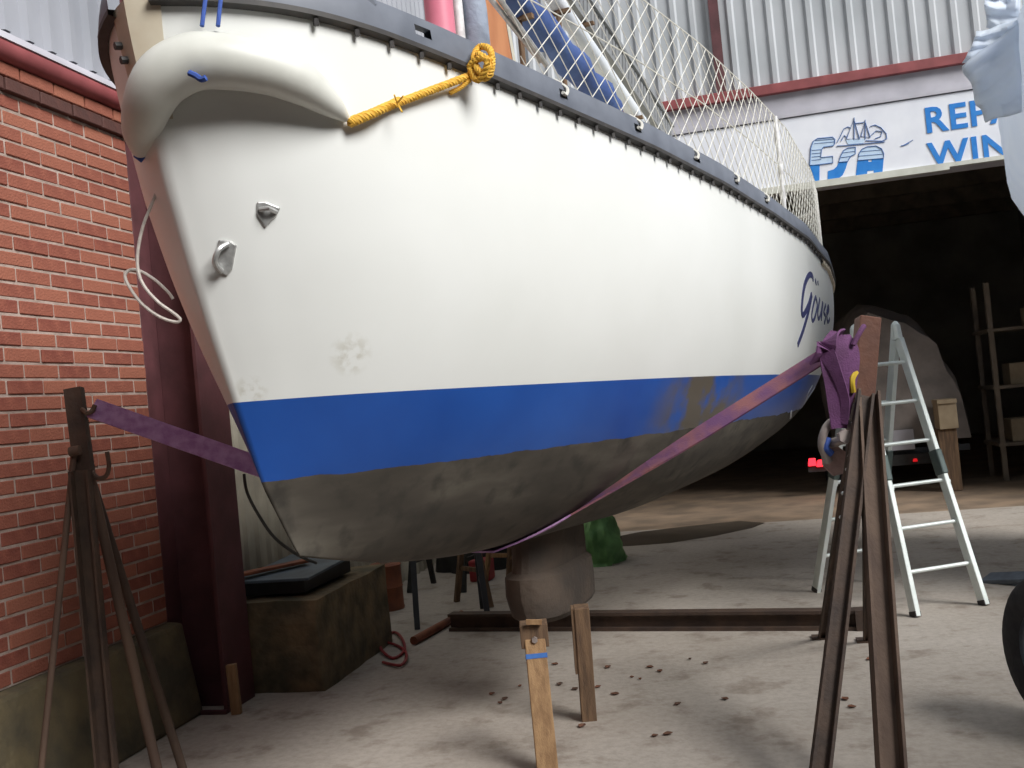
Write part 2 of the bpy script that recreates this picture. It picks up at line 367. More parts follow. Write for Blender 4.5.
pl = MB().hexa([(WX-.3, -3, 0), (WX+.16, -3, 0), (WX+.16, 5.2, 0), (WX-.3, 5.2, 0), (WX-.3, -3, .56), (WX+.07, -3, .53), (WX+.07, 5.2, .53), (WX-.3, 5.2, .56)])
struct(pl.build('trim_1', 'plinth', local=True, bevel=.02))
# red round ridge pipe and grey flashing above the bricks
struct(MB().tube([(WX+.02, -3, 3.565), (WX+.02, 5.4, 3.565)], .055, 14).build('trim_2', 'red_trim', local=True, smooth=True))
struct(MB().hexa([(WX-.25, -3, 3.60), (WX+.075, -3, 3.60), (WX+.075, 5.5, 3.60), (WX-.25, 5.5, 3.60), (WX-.25, -3, 3.70), (WX+.03, -3, 3.66), (WX+.03, 5.5, 3.66), (WX-.25, 5.5, 3.70)]).build('trim_3', 'lintel', local=True))
struct(corrugated((WX-.05, -3, 0), (WX-.05, YB, 0), 3.70, 7.6, (1, 0, 0), pitch=.17).build('wall_left_cladding', 'sheet_shaded', local=True))
struct(corrugated((WX-.05, 5.62, 0), (WX-.05, YB, 0), 0, 3.70, (1, 0, 0), pitch=.16, dep=.025).build('wall_left_sheeting', 'sheet_b', local=True))
# red H column
cx0, cx1, cy0, cy1 = WX-.04, WX+.32, 5.18, 5.50
h = MB(); h.box((cx0, cy0, 0), (cx0+.025, cy1, 7.4)); h.box((cx1-.025, cy0, 0), (cx1, cy1, 7.4)); h.box((cx0+.025, (cy0+cy1)/2-.01, 0), (cx1-.025, (cy0+cy1)/2+.01, 7.4))
h.box((cx0-.0, cy0-.02, 0), (cx1+.0, cy0, .025))
struct(h.build('trim_4', 'red_steel', local=True, bevel=.003))
# hall front
ZS0, ZS1, ZR0, ZR1 = 3.71, 4.50, 4.80, 4.91
struct(corrugated((-3.4, YB, 0), (10, YB, 0), ZR1-.02, 8.2, (0, -1, 0), pitch=.213, dep=.028).build('wall_back', 'sheet', local=True))
struct(MB().box((-3.4, YB-.10, ZR0), (10, YB+.05, ZR1)).build('trim_5', 'red_trim', local=True, bevel=.006))
lt = MB(); lt.box((-3.4, YB-.03, ZS0), (10, YB+.3, ZR0)); lt.box((-3.4, YB-.09, ZS1+.01), (10, YB-.03, ZS1+.05)); lt.box((-3.4, YB-.06, ZS1+.05), (10, YB-.03, ZS1+.11))
struct(lt.build('trim_6', 'lintel', local=True))
pz = on(712, 0, 1, YB-.06).x
struct(MB().box((pz-.05, YB-.08, ZR1), (pz+.06, YB-.03, 8.2)).build('trim_7', 'red_steel', local=True))
struct(corrugated((-3.4, YB, 0), (-2.75, YB, 0), 0, ZS0, (0, -1, 0), pitch=.16, dep=.025).build('wall_back_left', 'sheet_b', local=True))
struct(MB().box((4.6, YB, 0), (10, YB+.2, ZS0)).build('wall_back_right', 'sheet_b', local=True))
# hall interior
struct(MB().box((-3.6, YB+.3, 0), (-3.4, 24, 5)).build('wall_hall_left', 'dark_wall', local=True))
struct(MB().box((6.0, YB+.2, 0), (6.2, 24, 5)).build('wall_hall_right', 'dark_wall', local=True))
struct(MB().box((-3.4, 23.8, 0), (6, 24, 5)).build('wall_hall_back', 'dark_wall', local=True))
cl = struct(MB().box((-3.6, YB+.05, 5.0), (10, 24, 5.2)).build('ceiling', 'dark_wood', local=True))
for i in range(6): MB().box((-3.4, YB+1.2+i*1.9, 4.62), (6, YB+1.36+i*1.9, 5.0)).build('beam', 'dark_wood', cl, local=True)

# ================================================================== SAILING BOAT
TH = math.radians(12.0); BD = Vector((math.sin(TH), math.cos(TH), 0)); BN = Vector((math.cos(TH), -math.sin(TH), 0))
B0 = Vector((-1.602, 2.907, 0)); BL_ = 7.75
BM = Matrix.Translation(B0) @ Matrix.Rotation(math.pi/2-TH, 4, 'Z')   # local x = aft, local -y = port, z up
BI = BM.inverted()
def ZSH(u):
    t = u/BL_; return 2.85-.45*(1.6*t-.6*t*t)
SZ = [.90, 1.00, 1.16, 1.41, 1.694, 1.893, 2.117, 2.374, 2.644, 2.807, 2.93]; SU = [.60, .42, .251, .103, 0, -.071, -.142, -.212, -.265, -.295, -.31]
UU = [-.44, -.41, -.36, -.28, -.18, -.07, .10, .37, .62, .83, 1.33, 1.76, 2.55, 3.43, 4.36, 5.66, 6.6, 7.2, 7.5, 7.65, 7.72, 7.75]
BB = [.03, .09, .17, .27, .36, .43, .505, .585, .645, .695, .81, .90, 1.02, 1.10, 1.15, 1.11, 1.02, .93, .82, .66, .40, .0]
ZBU = [-.44, -.05, .25, .6, 1.2, 2.5, 4, 5.5, 6.5, 7.2, 7.75]; ZBZ = [1.15, 1.045, 1.00, .96, .925, .90, .93, 1.02, 1.16, 1.32, 1.50]
def _smooth(xs, ys, k):
    g = np.linspace(xs[0], xs[-1], 600); v = np.interp(g, xs, ys); w = np.hanning(2*k+1); w /= w.sum()
    vp = np.concatenate([2*v[0]-v[k:0:-1], v, 2*v[-1]-v[-2:-k-2:-1]]); return g, np.convolve(vp, w, 'valid')
GB = _smooth(UU, BB, 9); GZ = _smooth(ZBU, ZBZ, 30); GS = _smooth(SZ, SU, 22)
def bsh(u):
    return float(np.interp(u, UU, BB)) if u > 7.3 or u < -.30 else float(np.interp(u, *GB))
def hullpt(s, v, side=1, off=0.0):
    us = -.44+(BL_+.44)*s; zt, zb = ZSH(us), float(np.interp(us, *GZ)); z = zt+(zb-zt)*v
    u0 = float(np.interp(z, *GS)); u1 = BL_-.35*v**1.5; u = u0+(u1-u0)*s
    t = min(max((us+.44)/2.6, 0), 1); pp = 2.05+1.15*t**.8; qq = .90-.40*t**.7
    t2 = min(max((us-5.2)/2.5, 0), 1); pp += (2.6-pp)*t2
    b = bsh(us)*(max(0, 1-v**pp))**qq + off
    return Vector((u, -side*b, z))
boat = thing('sailing_boat', 'large white sailing boat with blue boot stripe hanging in slings on the yard', 'boat', B0, rotz=math.pi/2-TH)
NS, NV = 120, 44
ss = [.5-.5*math.cos(math.pi*i/(NS-1)) for i in range(NS)]; vv = [1-(1-j/(NV-1))**1.35 for j in range(NV)]
def stainpts(): return [((.26, -.26, 1.83), .09), ((.03, -.05, 1.85), .05), ((.03, -.04, 1.73), .06)]
STAINS = stainpts(); M['hull'] = hull_mat()
hb = MB()
Gp = [[hullpt(s, v, 1) for v in vv] for s in ss]; Gs = [[hullpt(s, v, -1) for v in vv] for s in ss]
hb.grid(Gp); hb.grid(Gs); hb.grid([Gp[0], [hullpt(0, v, 0)+Vector((-.012, 0, 0)) for v in vv], Gs[0]])
hull = hb.build('hull', 'hull', boat, smooth=True, local=True, label='white topsides, blue stripe and grey antifouling')
bm = bmesh.new(); bm.from_mesh(hull.data); bmesh.ops.remove_doubles(bm, verts=bm.verts, dist=.0008); bmesh.ops.recalc_face_normals(bm, faces=bm.faces)
for e in bm.edges: e.smooth = True
bm.to_mesh(hull.data); bm.free()
bm = bmesh.new(); bm.from_mesh(hull.data); HB = BVHTree.FromBMesh(bm); bm.free()
def hitpx(x, y):
    """where a sight line meets the hull: boat-local point, outward normal"""
    o = BI @ C0; dr = (BI.to_3x3() @ ray(x, y)).normalized(); p, nn, i, d = HB.ray_cast(o, dr)
    if p is None: return None, None
    if nn.dot(dr) > 0: nn = -nn
    return p, nn
def hitside(u, z, side=1):
    p, nn, i, d = HB.ray_cast(Vector((u, -side*3, z)), Vector((0, side, 0))); 
    if p is not None and nn.y*side > 0: nn = -nn
    return p, nn
def near(p):
    q, nn, i, d = HB.find_nearest(p); 
    return q, nn
# deck and cabin trunk
us_ = [-.44+(BL_+.44)*s for s in ss]
dk = MB(); dk.grid([[Vector((hullpt(s, 0, 1).x, -k*max(bsh(u)-.012, 0), ZSH(u)-.012+.04*(1-k*k))) for k in (-1, -.6, -.2, .2, .6, 1)] for s, u in zip(ss, us_)])
dk.build('deck', 'deck', boat, smooth=True, local=True)
ct = MB(); rings = []
for u, w, hgt in ((1.75, .36, .02), (1.95, .42, .20), (2.4, .56, .27), (3.6, .66, .30), (5.0, .66, .30), (5.06, .66, .02)):
    z0 = ZSH(u)-.03; rings.append([Vector((u, y, z0+zz)) for y, zz in ((-w-.04, -.02), (-w, hgt*.8), (-w+.06, hgt), (0, hgt+.04), (w-.06, hgt), (w, hgt*.8), (w+.04, -.02))])
ct.grid(rings); ct.add(rings[0], [tuple(range(7))]); ct.add(rings[-1], [tuple(range(7))])
ct.build('cabin_trunk', 'deck', boat, local=True, bevel=.01)
# toe rail with slots
RH = .098
def railpath(side, n=150, s0=0.0, s1=1.0):
    return [(.5-.5*math.cos(math.pi*(s0+(s1-s0)*i/(n-1)))) for i in range(n)]
def shpt(s, side, out, dz):
    p = hullpt(s, 0, side); u = -.44+(BL_+.44)*s
    a, b = hullpt(max(s-.004, 0), 0, side), hullpt(min(s+.004, 1), 0, side); t = (b-a).normalized(); nn = Vector((t.y, -t.x, 0))*(1 if side > 0 else -1); nn.normalize()
    return p+nn*out+Vector((0, 0, dz))
slot_u = [.30, 1.06, 1.62, 2.2, 2.75, 3.3]
for side in (1, -1):
    path = railpath(side, 200, .035, .985)
    prof = [(.0, 0), (.022, 0), (.024, .03), (.020, .065), (.012, RH), (-.010, RH), (-.012, .065), (-.012, .03), (-.010, 0)]
    mb = MB(); ix = [(-.44+(BL_+.44)*s) for s in path]
    P = [[shpt(s, side, a, b) for a, b in prof] for s in path]; k = len(prof); base = len(mb.v); mb.v += [p for r in P for p in r]
    hole = [any(abs(u-su) < .05 for su in slot_u) for u in ix]
    for i in range(len(path)-1):
        hl = hole[i] and hole[i+1]
        for j in range(k):
            j2 = (j+1) % k; f = (base+i*k+j, base+(i+1)*k+j, base+(i+1)*k+j2, base+i*k+j2)
            if hl and j in (2, 6): continue
            mb.f.append(f)
        if hl: mb.f += [(base+i*k+2, base+(i+1)*k+2, base+(i+1)*k+7, base+i*k+7), (base+i*k+3, base+(i+1)*k+3, base+(i+1)*k+6, base+i*k+6)]
    mb.f += [tuple(range(base, base+k)), tuple(base+(len(path)-1)*k+j for j in range(k))]
    mb.build('toe_rail', 'rail', boat, smooth=True, local=True, label='slotted grey toe rail')
    # rubbing strake below
    st = MB(); P = [[shpt(s, side, a, b) for a, b in ((0, 0), (.030, -.002), (.030, -.018), (0, -.024))] for s in railpath(side, 160, .03, .99)]; st.grid(P)
    st.build('rubbing_strake', 'rail_b', boat, local=True)
    st = MB(); P = [[shpt(s, side, a, b) for a, b in ((0, -.022), (.02, -.026), (.022, -.06), (0, -.066))] for s in railpath(side, 80, .62, .99)]; st.grid(P)
    st.build('moulded_lip', 'beige_strip', boat, local=True, smooth=True)
# stern part of the lip
# strake bolts (port side, in view)
ub = -.10
while ub < 7.4:
    s = (ub+.44)/(BL_+.44); p = shpt(s, 1, .016, -.024)
    MB().tube([p, p+Vector((0, 0, -.020))], .009, 6).build('bolt', 'rail_b', boat, local=True)
    ub += .125 + .02*(ub > 3)
# stem plate with bolts and dark edging
sp = MB(); P = []
for v in [.0+.022*i for i in range(10)]:
    w = .0038*(1-.5*v/.2)
    P.append([hullpt(w, v, 1)+Vector((-.006, -.004, 0)), hullpt(w*.4, v, 1)+Vector((-.008, -.003, 0)), hullpt(0, v, 0)+Vector((-.022, 0, 0)), hullpt(w*.4, v, -1)+Vector((-.008, .003, 0)), hullpt(w, v, -1)+Vector((-.006, .004, 0))])
sp.grid(P); sp.build('stem_plate', 'beige_strip', boat, local=True, smooth=True, label='beige stem plate')
for px, py in ((109, 20), (121, 46), (127, 60)):
    p, nn = hitpx(px+3, py)
    if p is not None: MB().tube([p-nn*.01, p+nn*.028], .012, 7).build('bolt', 'rail_b', boat, local=True)
# bow fittings (mirrored)
def fitting(px, py, shape):
    p, nn = hitpx(px, py); x = Vector((1, 0, 0)); x = (x-nn*x.dot(nn)).normalized(); y = nn.cross(x)
    if y.z < 0: y = -y
    mb = MB()
    if shape == 'tri':
        pr = [(-.036, .030), (-.012, .036), (.036, .028), (.030, .004), (.002, -.042), (-.030, -.010)]
        mb.prism([p+x*a+y*b-nn*.004 for a, b in pr], nn*.012); o = mb.build('towing_eye', 'steel', boat, local=True, bevel=.004)
        MB().tube([p+x*(-.024)+y*.008+nn*.010, p+y*.018+nn*.03, p+x*.026+y*.012+nn*.010], .007, 8).build('eye_loop', 'steel', o, local=True, smooth=True)
    else:
        pr = [(-.030, .048), (.004, .054), (.026, .046), (.030, -.030), (.018, -.056), (-.010, -.050), (-.030, -.020)]
        mb.prism([p+x*a+y*b-nn*.004 for a, b in pr], nn*.012); o = mb.build('bow_eye', 'steel', boat, local=True, bevel=.005)
        MB().tube(spline([p+x*.0+y*.042+nn*.010, p-x*.020+y*.02+nn*.034, p-x*.022-y*.02+nn*.034, p-x*.0-y*.046+nn*.010], 4), .009, 8).build('eye_loop', 'steel', o, local=True, smooth=True)
fitting(267, 214, 'tri'); fitting(225, 257, 'oval')
# ribbon lettering on the hull
def strokes(list_px, r, m, name, label):
    mb = MB()
    for st in list_px:
        pts = [Vector((a, b, 0)) for a, b in st]; pts = spline(pts, 4) if len(pts) > 2 else spline(pts, 5); L = []; Nn = []
        for q in pts:
            p, nn = hitpx(q.x, q.y)
            if p is not None: L.append(p+nn*.002); Nn.append(nn)
        if len(L) > 1:
            sides = []
            for i in range(len(L)):
                t = (L[min(i+1, len(L)-1)]-L[max(i-1, 0)]).normalized(); sides.append(Nn[i].cross(t))
            mb.ribbon(L, sides, 2*r, .004)
    if mb.v: mb.build(name, m, boat, local=True, label=label)
M['letter_blue'] = mat('name_blue', (58, 62, 110), .5, col2=(50, 54, 100), scale=20)
strokes([[(813, 281), (812, 276), (809, 275), (805, 283), (802.5, 296), (801.5, 311), (803, 315), (806, 310), (809, 303), (811, 295)],
         [(811.5, 294.5), (808, 312), (803, 330), (797.5, 345)]], .020, 'letter_blue', 'name_lettering', 'dark blue script name on the quarter')
strokes([[(815.5, 297), (813.5, 303), (811.5, 315), (812.5, 321), (815, 316), (817, 305), (815.5, 297)],
         [(819.5, 299), (817.5, 312), (818.5, 319), (821, 312), (822.5, 302), (821, 320)],
         [(825.5, 305), (823.5, 312), (825.5, 317), (824, 323)], [(826.5, 315), (828.5, 310), (828, 306), (826.5, 313), (827.5, 322), (829.5, 319)],
         [(815, 280), (816, 284)], [(817.5, 281), (818, 285)]], .013, 'letter_blue', 'name_lettering', 'dark blue script name on the quarter')
M['letter_white'] = mat('white_letter', (226, 230, 236), .5, col2=(210, 214, 222), scale=20)
strokes([[(817, 384), (811, 393), (806, 401)], [(812, 386), (808, 393), (806.5, 398), (804, 404), (801, 408)], [(791, 411), (790.5, 418)], [(813, 392), (809, 399)]], .009, 'letter_white', 'registration_lettering', 'white registration letters on blue stripe')
# keel: fin with flared foot
kr = []
KP = [(0, .0), (.015, .30), (.05, .55), (.12, .80), (.22, .96), (.35, 1.0), (.5, .98), (.65, .92), (.8, .84), (.92, .76), (1.0, .70)]
for z, u0, u1, w in ((.97, 1.99, 2.64, .115), (.84, 1.98, 2.64, .115), (.760, 1.96, 2.64, .115), (.735, 1.93, 2.645, .152), (.64, 1.93, 2.65, .158), (.53, 1.97, 2.65, .150), (.50, 2.02, 2.64, .125)):
    kr.append([Vector((u0+(u1-u0)*f_, -w*y_, z)) for f_, y_ in KP]+[Vector((u0+(u1-u0)*f_, w*y_, z)) for f_, y_ in reversed(KP[1:])])
KN = len(kr[0])
kb = MB(); kb.grid([[r[k] for r in kr] for k in range(KN)], closed_u=True); kb.add(kr[-1], [tuple(range(KN))]); kb.add(kr[0], [tuple(range(KN))])
M['keel'] = mat('keel_antifouling', (84, 72, 62), .85, col2=(66, 58, 52), scale=5, bump=.3, bscale=30)
kb.build('keel', 'keel', boat, local=True, smooth=True, sharp=.38, label='brown keel fin with flared foot')
# stanchions, lifelines, net
NH = .66
def railtop(s, side=1): return shpt(s, side, -.03, RH)
def s_of(u): return (u+.44)/(BL_+.44)
for i, u in enumerate((4.05, 7.2)):
    for side in (1, -1):
        p = shpt(s_of(u), side, -.05, -.02); q = p+Vector((0, 0, NH+RH+.02)); n = 13; rr = [.015+.004*math.sin(k*2.1) for k in range(n)]
        MB().tube([p.lerp(q, k/(n-1)) for k in range(n)], rr, 9).build('stanchion', 'tape' if u in (4.05,) else 'steel', boat, local=True, smooth=True, label='white taped stanchion' if u == 4.05 else None)
for side in (1, -1):
    for hh in (.33, NH):
        MB().tube([shpt(s_of(-.1+i*.1), side, -.05, RH+hh) for i in range(76)], .0035, 5).build('lifeline', 'net', boat, local=True, smooth=True)
    MB().tube([shpt(s_of(7.2)+(1-s_of(7.2))*i/20, side, -.06, RH+NH) for i in range(21)], .012, 8).build('pushpit_rail', 'tape', boat, local=True, smooth=True)
# net strands along arc length, port then round the stern
arc = []; s = s_of(.85)
while s < .9999: arc.append(s); s += .0015 if s < .97 else .0004
ap = [shpt(s, 1, -.05, RH) for s in arc]; al = [0]
for a, b in zip(ap, ap[1:]): al.append(al[-1]+(b-a).length)
def netpt(a, hgt):
    if a < 0 or a > al[-1]: return None
    x = np.interp(a, al, [p.x for p in ap]); y = np.interp(a, al, [p.y for p in ap]); z = np.interp(a, al, [p.z for p in ap])
    sag = -.03*math.sin(math.pi*hgt/NH)*(.5+.5*math.sin(a*3.1)); return Vector((x, y-(-1)*sag*0.3, z+hgt))
nm = MB(); pitch = .115; a = -NH
while a < al[-1]:
    for sg in (1, -1):
        pts = [netpt(a+(NH*k/9 if sg > 0 else NH-NH*k/9), NH*k/9) for k in range(10)]; pts = [p for p in pts if p is not None]
        if len(pts) > 1: nm.tube(pts, .0025, 4, cap=False)
    a += pitch
nm.tube([netpt(al[-1]*i/80*.999, .004) for i in range(81)], .004, 4)
nm.build('safety_net', 'net', boat, local=True, label='white rail netting')
for u in (1.06, 1.62, 2.2, 2.75, 3.3):
    p = shpt(s_of(u), 1, .030, .045); q = shpt(s_of(u), 1, -.02, RH+.02)
    MB().tube(spline([p+Vector((-.035, 0, .0)), p, p+Vector((.012, 0, .03)), q], 4), .0075, 6).build('net_lashing', 'net', boat, local=True, smooth=True)
# fairlead chock
cz = MB(); cz.tube(spline([shpt(s_of(u_), 1, 0, RH+h_) for u_, h_ in ((-.22, -.02), (-.17, .06), (-.09, .115), (-.01, .10), (.05, .05), (.10, -.02))], 5), .020, 8)
cz.build('fairlead', 'rail', boat, local=True, smooth=True)
for x0, y0, x1, y1 in ((490, -2, 541, 62), (499, -2, 547, 66)):
    a = at(x0, y0, 3.95); b = at(x1, y1, 4.1)
    MB().tube([BI @ a, BI @ b], .011, 8).build('pulpit_leg', 'steel', boat, local=True, smooth=True)


# ================================================================== SIGN ON THE HALL
sx0, sx1 = -.70, 4.4; sy = YB-.07
sign = thing('hall_sign', 'long white sign board with blue lettering above the hall doorway', 'sign', (1.8, sy, ZS0))
MB().box((sx0, sy, ZS0+.03), (sx1, YB-.03, ZS1)).build('sign_panel', 'sign_white', sign)
MB().box((sx0, sy-.03, ZS0-.03), (2.30, YB-.03, ZS0+.045)).build('bottom_trim', 'sign_trim', sign)
MB().box((2.30, sy-.02, ZS0-.0), (sx1, YB-.03, ZS0+.045)).build('bottom_trim', 'sign_trim', sign)
def lp(cx, cy, out=.0): return on(800+cx/8.53, 100+cy/8.53, 1, sy-out)
def logo(name, polys, m, out, th=.004):
    mb = MB()
    for p in polys: mb.prism([lp(a, b, out) for a, b in p], (0, th, 0))
    return mb.build(name, m, sign)
def outline(poly, r, out, m, name='logo_outline', closed=True):
    for p in poly: MB().tube([lp(a, b, out) for a, b in p], r, 5, closed=closed, cap=not closed).build(name, m, sign)
Fp = [(83, 556), (92, 410), (112, 352), (150, 328), (280, 316), (298, 335), (296, 372), (284, 390), (200, 402), (184, 425), (178, 490), (280, 480), (282, 535), (168, 550)]
Sp = [(330, 530), (350, 470), (372, 430), (410, 408), (474, 402), (472, 460), (436, 478), (420, 500), (408, 524)]
Ap = [(494, 516), (502, 460), (530, 418), (575, 398), (650, 392), (695, 415), (714, 455), (714, 496)]
Fl = [(83, 556), (168, 550), (166, 690), (130, 692)]
Sl = [(330, 530), (408, 524), (392, 580), (365, 640), (325, 672), (280, 682), (234, 686), (238, 606), (290, 590), (318, 562)]
Al = [(490, 518), (582, 508), (584, 528), (612, 526), (612, 504), (715, 495), (702, 640), (632, 648), (628, 600), (575, 606), (570, 654), (474, 662)]
logo('logo_letter', [Fp], 'pale_blue', .004); logo('logo_letter', [Sp], 'pale_blue', .004); logo('logo_letter', [Ap], 'pale_blue', .004)
logo('logo_letter_base', [Fl], 'blue_paint', .004); logo('logo_letter_base', [Sl], 'blue_paint', .004); logo('logo_letter_base', [Al], 'blue_paint', .004)
outline([Fp], .006, .006, 'line_blue'); outline([Sp], .006, .006, 'line_blue'); outline([Ap], .006, .006, 'line_blue')
outline([[(100, 430+k*28), (180, 422+k*28)] for k in range(4)]+[[(120, 372), (290, 356)], [(130, 345), (295, 332)]]+[[(365, 450), (472, 436)], [(350, 490), (430, 480)], [(520, 440), (700, 424)], [(505, 478), (712, 460)]], .003, .006, 'line_blue', 'logo_stripe', False)
outline([[(462, 165), (396, 332), (508, 332)], [(556, 185), (520, 310), (600, 318)]], .006, .006, 'line_blue', 'logo_sail')
outline([[(315, 392), (400, 388), (560, 372), (725, 356)], [(318, 360), (340, 320), (375, 245), (410, 228), (430, 240)], [(600, 225), (640, 212), (690, 235), (735, 285), (740, 330), (700, 350), (560, 345)],
         [(470, 200), (545, 192)], [(610, 300), (650, 262), (700, 270), (690, 310), (640, 330)], [(350, 350), (380, 300), (400, 320)], [(462, 150), (462, 335)], [(556, 170), (556, 335)]], .005, .006, 'line_blue', 'logo_sketch', False)
logo('logo_boat', [[(390, 340), (560, 330), (540, 368), (410, 378)]], 'pale_blue', .005)
def letters(txt, x, z, size, m, parent, y, bold=.02):
    c = bpy.data.curves.new('t', 'FONT'); c.body = txt; c.size = size; c.extrude = .003; c.offset = bold; c.space_character = 1.08; c.resolution_u = 3
    t = bpy.data.objects.new('t', c); COL.objects.link(t); bpy.context.view_layer.update()
    me = bpy.data.meshes.new_from_object(t.evaluated_get(bpy.context.evaluated_depsgraph_get())); bpy.data.objects.remove(t); bpy.data.curves.remove(c)
    inv = rootloc(parent).inverted(); mx = inv @ Matrix.Translation((x, y, z)) @ Matrix.Rotation(math.pi/2, 4, 'X')
    me.transform(mx); me.materials.clear(); me.materials.append(M[m]); me.name = 'lettering'
    o = bpy.data.objects.new('lettering', me); COL.objects.link(o); o.parent = parent; return o
p = on(925, 133, 1, sy); letters('REPA', p.x, p.z, .385, 'blue_paint', sign, sy-.005, .008)
p = on(930, 168, 1, sy); letters('WINT', p.x, p.z, .385, 'blue_paint', sign, sy-.005, .008)
bird = MB(); bird.tube([on(901, 146, 1, sy-.004), on(905, 145, 1, sy-.004), on(909, 143, 1, sy-.004)], .006, 5); bird.tube([on(904, 145, 1, sy-.004), on(913, 140, 1, sy-.004)], .004, 5); bird.build('logo_bird', 'line_blue', sign)

# ================================================================== FENDER, ROPES
def offhull(px, py, r):
    p, nn = hitpx(px, py)
    if p is None: return None
    return BM @ (p+nn*r)
fpx = [(347, 119, .012), (332, 106, .038), (305, 86, .062), (270, 70, .074), (230, 62, .080), (193, 62, .082), (163, 78, .080), (148, 104, .070), (141, 132, .055), (140, 152, .024)]
fc = []
for x, y, r in fpx:
    q = offhull(x, y, r*.96)
    fc.append(q)
stem_d = None
for i, (x, y, r) in enumerate(fpx):
    if fc[i] is None: fc[i] = at(x, y, (fc[i-1]-C0).dot(FW)+.005)
# keep the hanging end close to the stem
fd = [(c-C0).dot(FW) for c in fc]
fd = list(np.convolve([fd[0]]+fd+[fd[-1]], [.2, .6, .2], 'valid'))
fc = [at(x, y, d) for (x, y, r), d in zip(fpx, fd)]
fen = thing('bow_fender', 'white sausage fender curved round the bow of the sailing boat', 'fender', fc[4])
body = MB().tube(spline(fc, 6), [max(v, .008) for v in fspl([r for _, _, r in fpx], 6)], 20).build('fender_body', 'fender', fen, smooth=True)
MB().tube([fc[-1]+Vector((-.018, 0, -.008)), fc[-1]+Vector((0, 0, -.026)), fc[-1]+Vector((.018, 0, -.008))], .007, 8).build('end_eye', 'blue_rope', fen, smooth=True)
kq = at(196, 76, fd[5]-.085); MB().tube(spline([kq+Vector((-.02, 0, .012)), kq, kq+Vector((.015, 0, -.012)), kq+Vector((.03, 0, -.01))], 4), .009, 7).build('rope_knot', 'blue_rope', fen, smooth=True)
for xa, xb in ((221, 214), (206, 199)):
    a = at(xb+(4 if xa > 210 else 3), 26, fd[4]-.06); b = at(xa+1, -14, fd[4]-.02)
    tag(MB().tube([a, b], .0065, 7).build('fender_lanyard', 'blue_rope', smooth=True), 'blue lanyard holding the bow fender, %s of the two' % ('right' if xa > 210 else 'left'), 'rope', 'blue lanyards of the bow fender')
# white line hanging from the fender
d0 = fd[-1]; wl_px = [(141, 154), (147, 159), (153, 167), (157, 176), (157, 190), (150, 208), (143, 226), (138, 250), (138, 270), (144, 286), (158, 302), (172, 312), (180, 319), (176, 322), (160, 317), (142, 304), (130, 288), (125, 276), (130, 270), (140, 271), (155, 280), (168, 292), (173, 299)]
tag(MB().tube(spline([at(x, y, d0+.004*i) for i, (x, y) in enumerate(wl_px)], 5), .0052, 7).build('mooring_line', 'white_rope', smooth=True), 'thin white line hanging in a loose loop from the bow', 'rope')
# yellow rope: three twisted strands + knot round the toe rail
def twisted(path, r, turns, n=120, k3=3):
    P = spline(path, max(4, n//(len(path)-1))); mb = MB(); m = len(P)
    for k in range(k3):
        pts = []
        for i, p in enumerate(P):
            t = (P[min(i+1, m-1)]-P[max(i-1, 0)]).normalized(); x = t.orthogonal().normalized(); x = Vector((0, 0, 1))-t*t.z; x.normalize(); y = t.cross(x); a = 2*math.pi*(turns*i/m+k/k3)
            pts.append(p+(x*math.cos(a)+y*math.sin(a))*r*.55)
        mb.tube(pts, r*.55, 6)
    return mb
yr = thing('yellow_rope', 'yellow twisted rope tied from the fender tip to the toe rail', 'rope', fc[0])
kd = (BM @ shpt(s_of(.86), 1, .03, .03)-C0).dot(FW)
yp = [offhull(350+(468-350)*k/6, 121+(76-121)*k/6, .016+.03*(k/6)**2) for k in range(7)]
ya, yb = yp[0], yp[-1]; kd = (yb-C0).dot(FW)
def yat(f_, dx, dy, dd): q = yp[0].lerp(yp[-1], f_); return at(350+118*f_+dx, 121-45*f_+dy, (yp[min(6, int(round(f_*6)))]-C0).dot(FW)-dd)
twisted(yp, .0135, 16).build('strand', 'yellow_rope', yr, smooth=True)
twisted([yat(0, 0, 2, .015), yat(.2, 0, 1, .02), yat(.42, 0, -1, .015)], .015, 6).build('splice', 'yellow_rope', yr, smooth=True)
for dx, dy in ((-3, -8), (6, -7), (5, 9)): MB().tube([yat(.4, 0, 0, .02), yat(.4, dx, dy, .05)], .003, 5).build('frayed_end', 'yellow_rope', yr)
kn = [(474, 74), (486, 78), (492, 66), (490, 50), (480, 47), (474, 58), (480, 72), (490, 74), (484, 58), (470, 66), (478, 80), (488, 62), (478, 54)]
kz = [-.03, -.05, -.06, -.05, .0, -.04, -.07, -.05, -.08, -.05, -.06, -.09, -.05]
twisted([at(x, y, kd+z) for (x, y), z in zip(kn, kz)], .012, 20, 150).build('knot', 'yellow_rope', yr, smooth=True)
twisted([at(470, 80, kd-.04), at(460, 88, kd-.05), at(450, 93, kd-.06)], .008, 4).build('tail_end', 'yellow_rope', yr, smooth=True)

# ================================================================== THINGS ON DECK
def onb(px, py, b):   # point on the lengthwise plane at breadth b
    q = ray(px, py); t = ((B0-C0).dot(BN)+b)/q.dot(BN); return C0+q*t
a, b_ = onb(497, -22, .40), onb(613, 110, .40)
P = [a.lerp(b_, k/14) for k in range(15)]
tag(MB().tube([p+Vector((0, 0, .012*math.sin(k*2.3))) for k, p in enumerate(P)], [.075+.012*math.sin(k*1.7) for k in range(15)], 12).build('sail_roll', 'tarp_blue', smooth=True), 'rolled blue sail cover lying slanted on the deck', 'sail')
a, b_ = onb(540, -22, .22), onb(640, 122, .22)
ms = thing('boom_spar', 'round white spar lying slanted on deck behind the net', 'spar', b_)
MB().tube([a, b_], .048, 14).build('spar_tube', 'mast', ms, smooth=True); MB().tube([b_, b_+(b_-a).normalized()*.06], .052, 14).build('end_cap', 'grate', ms, smooth=True)
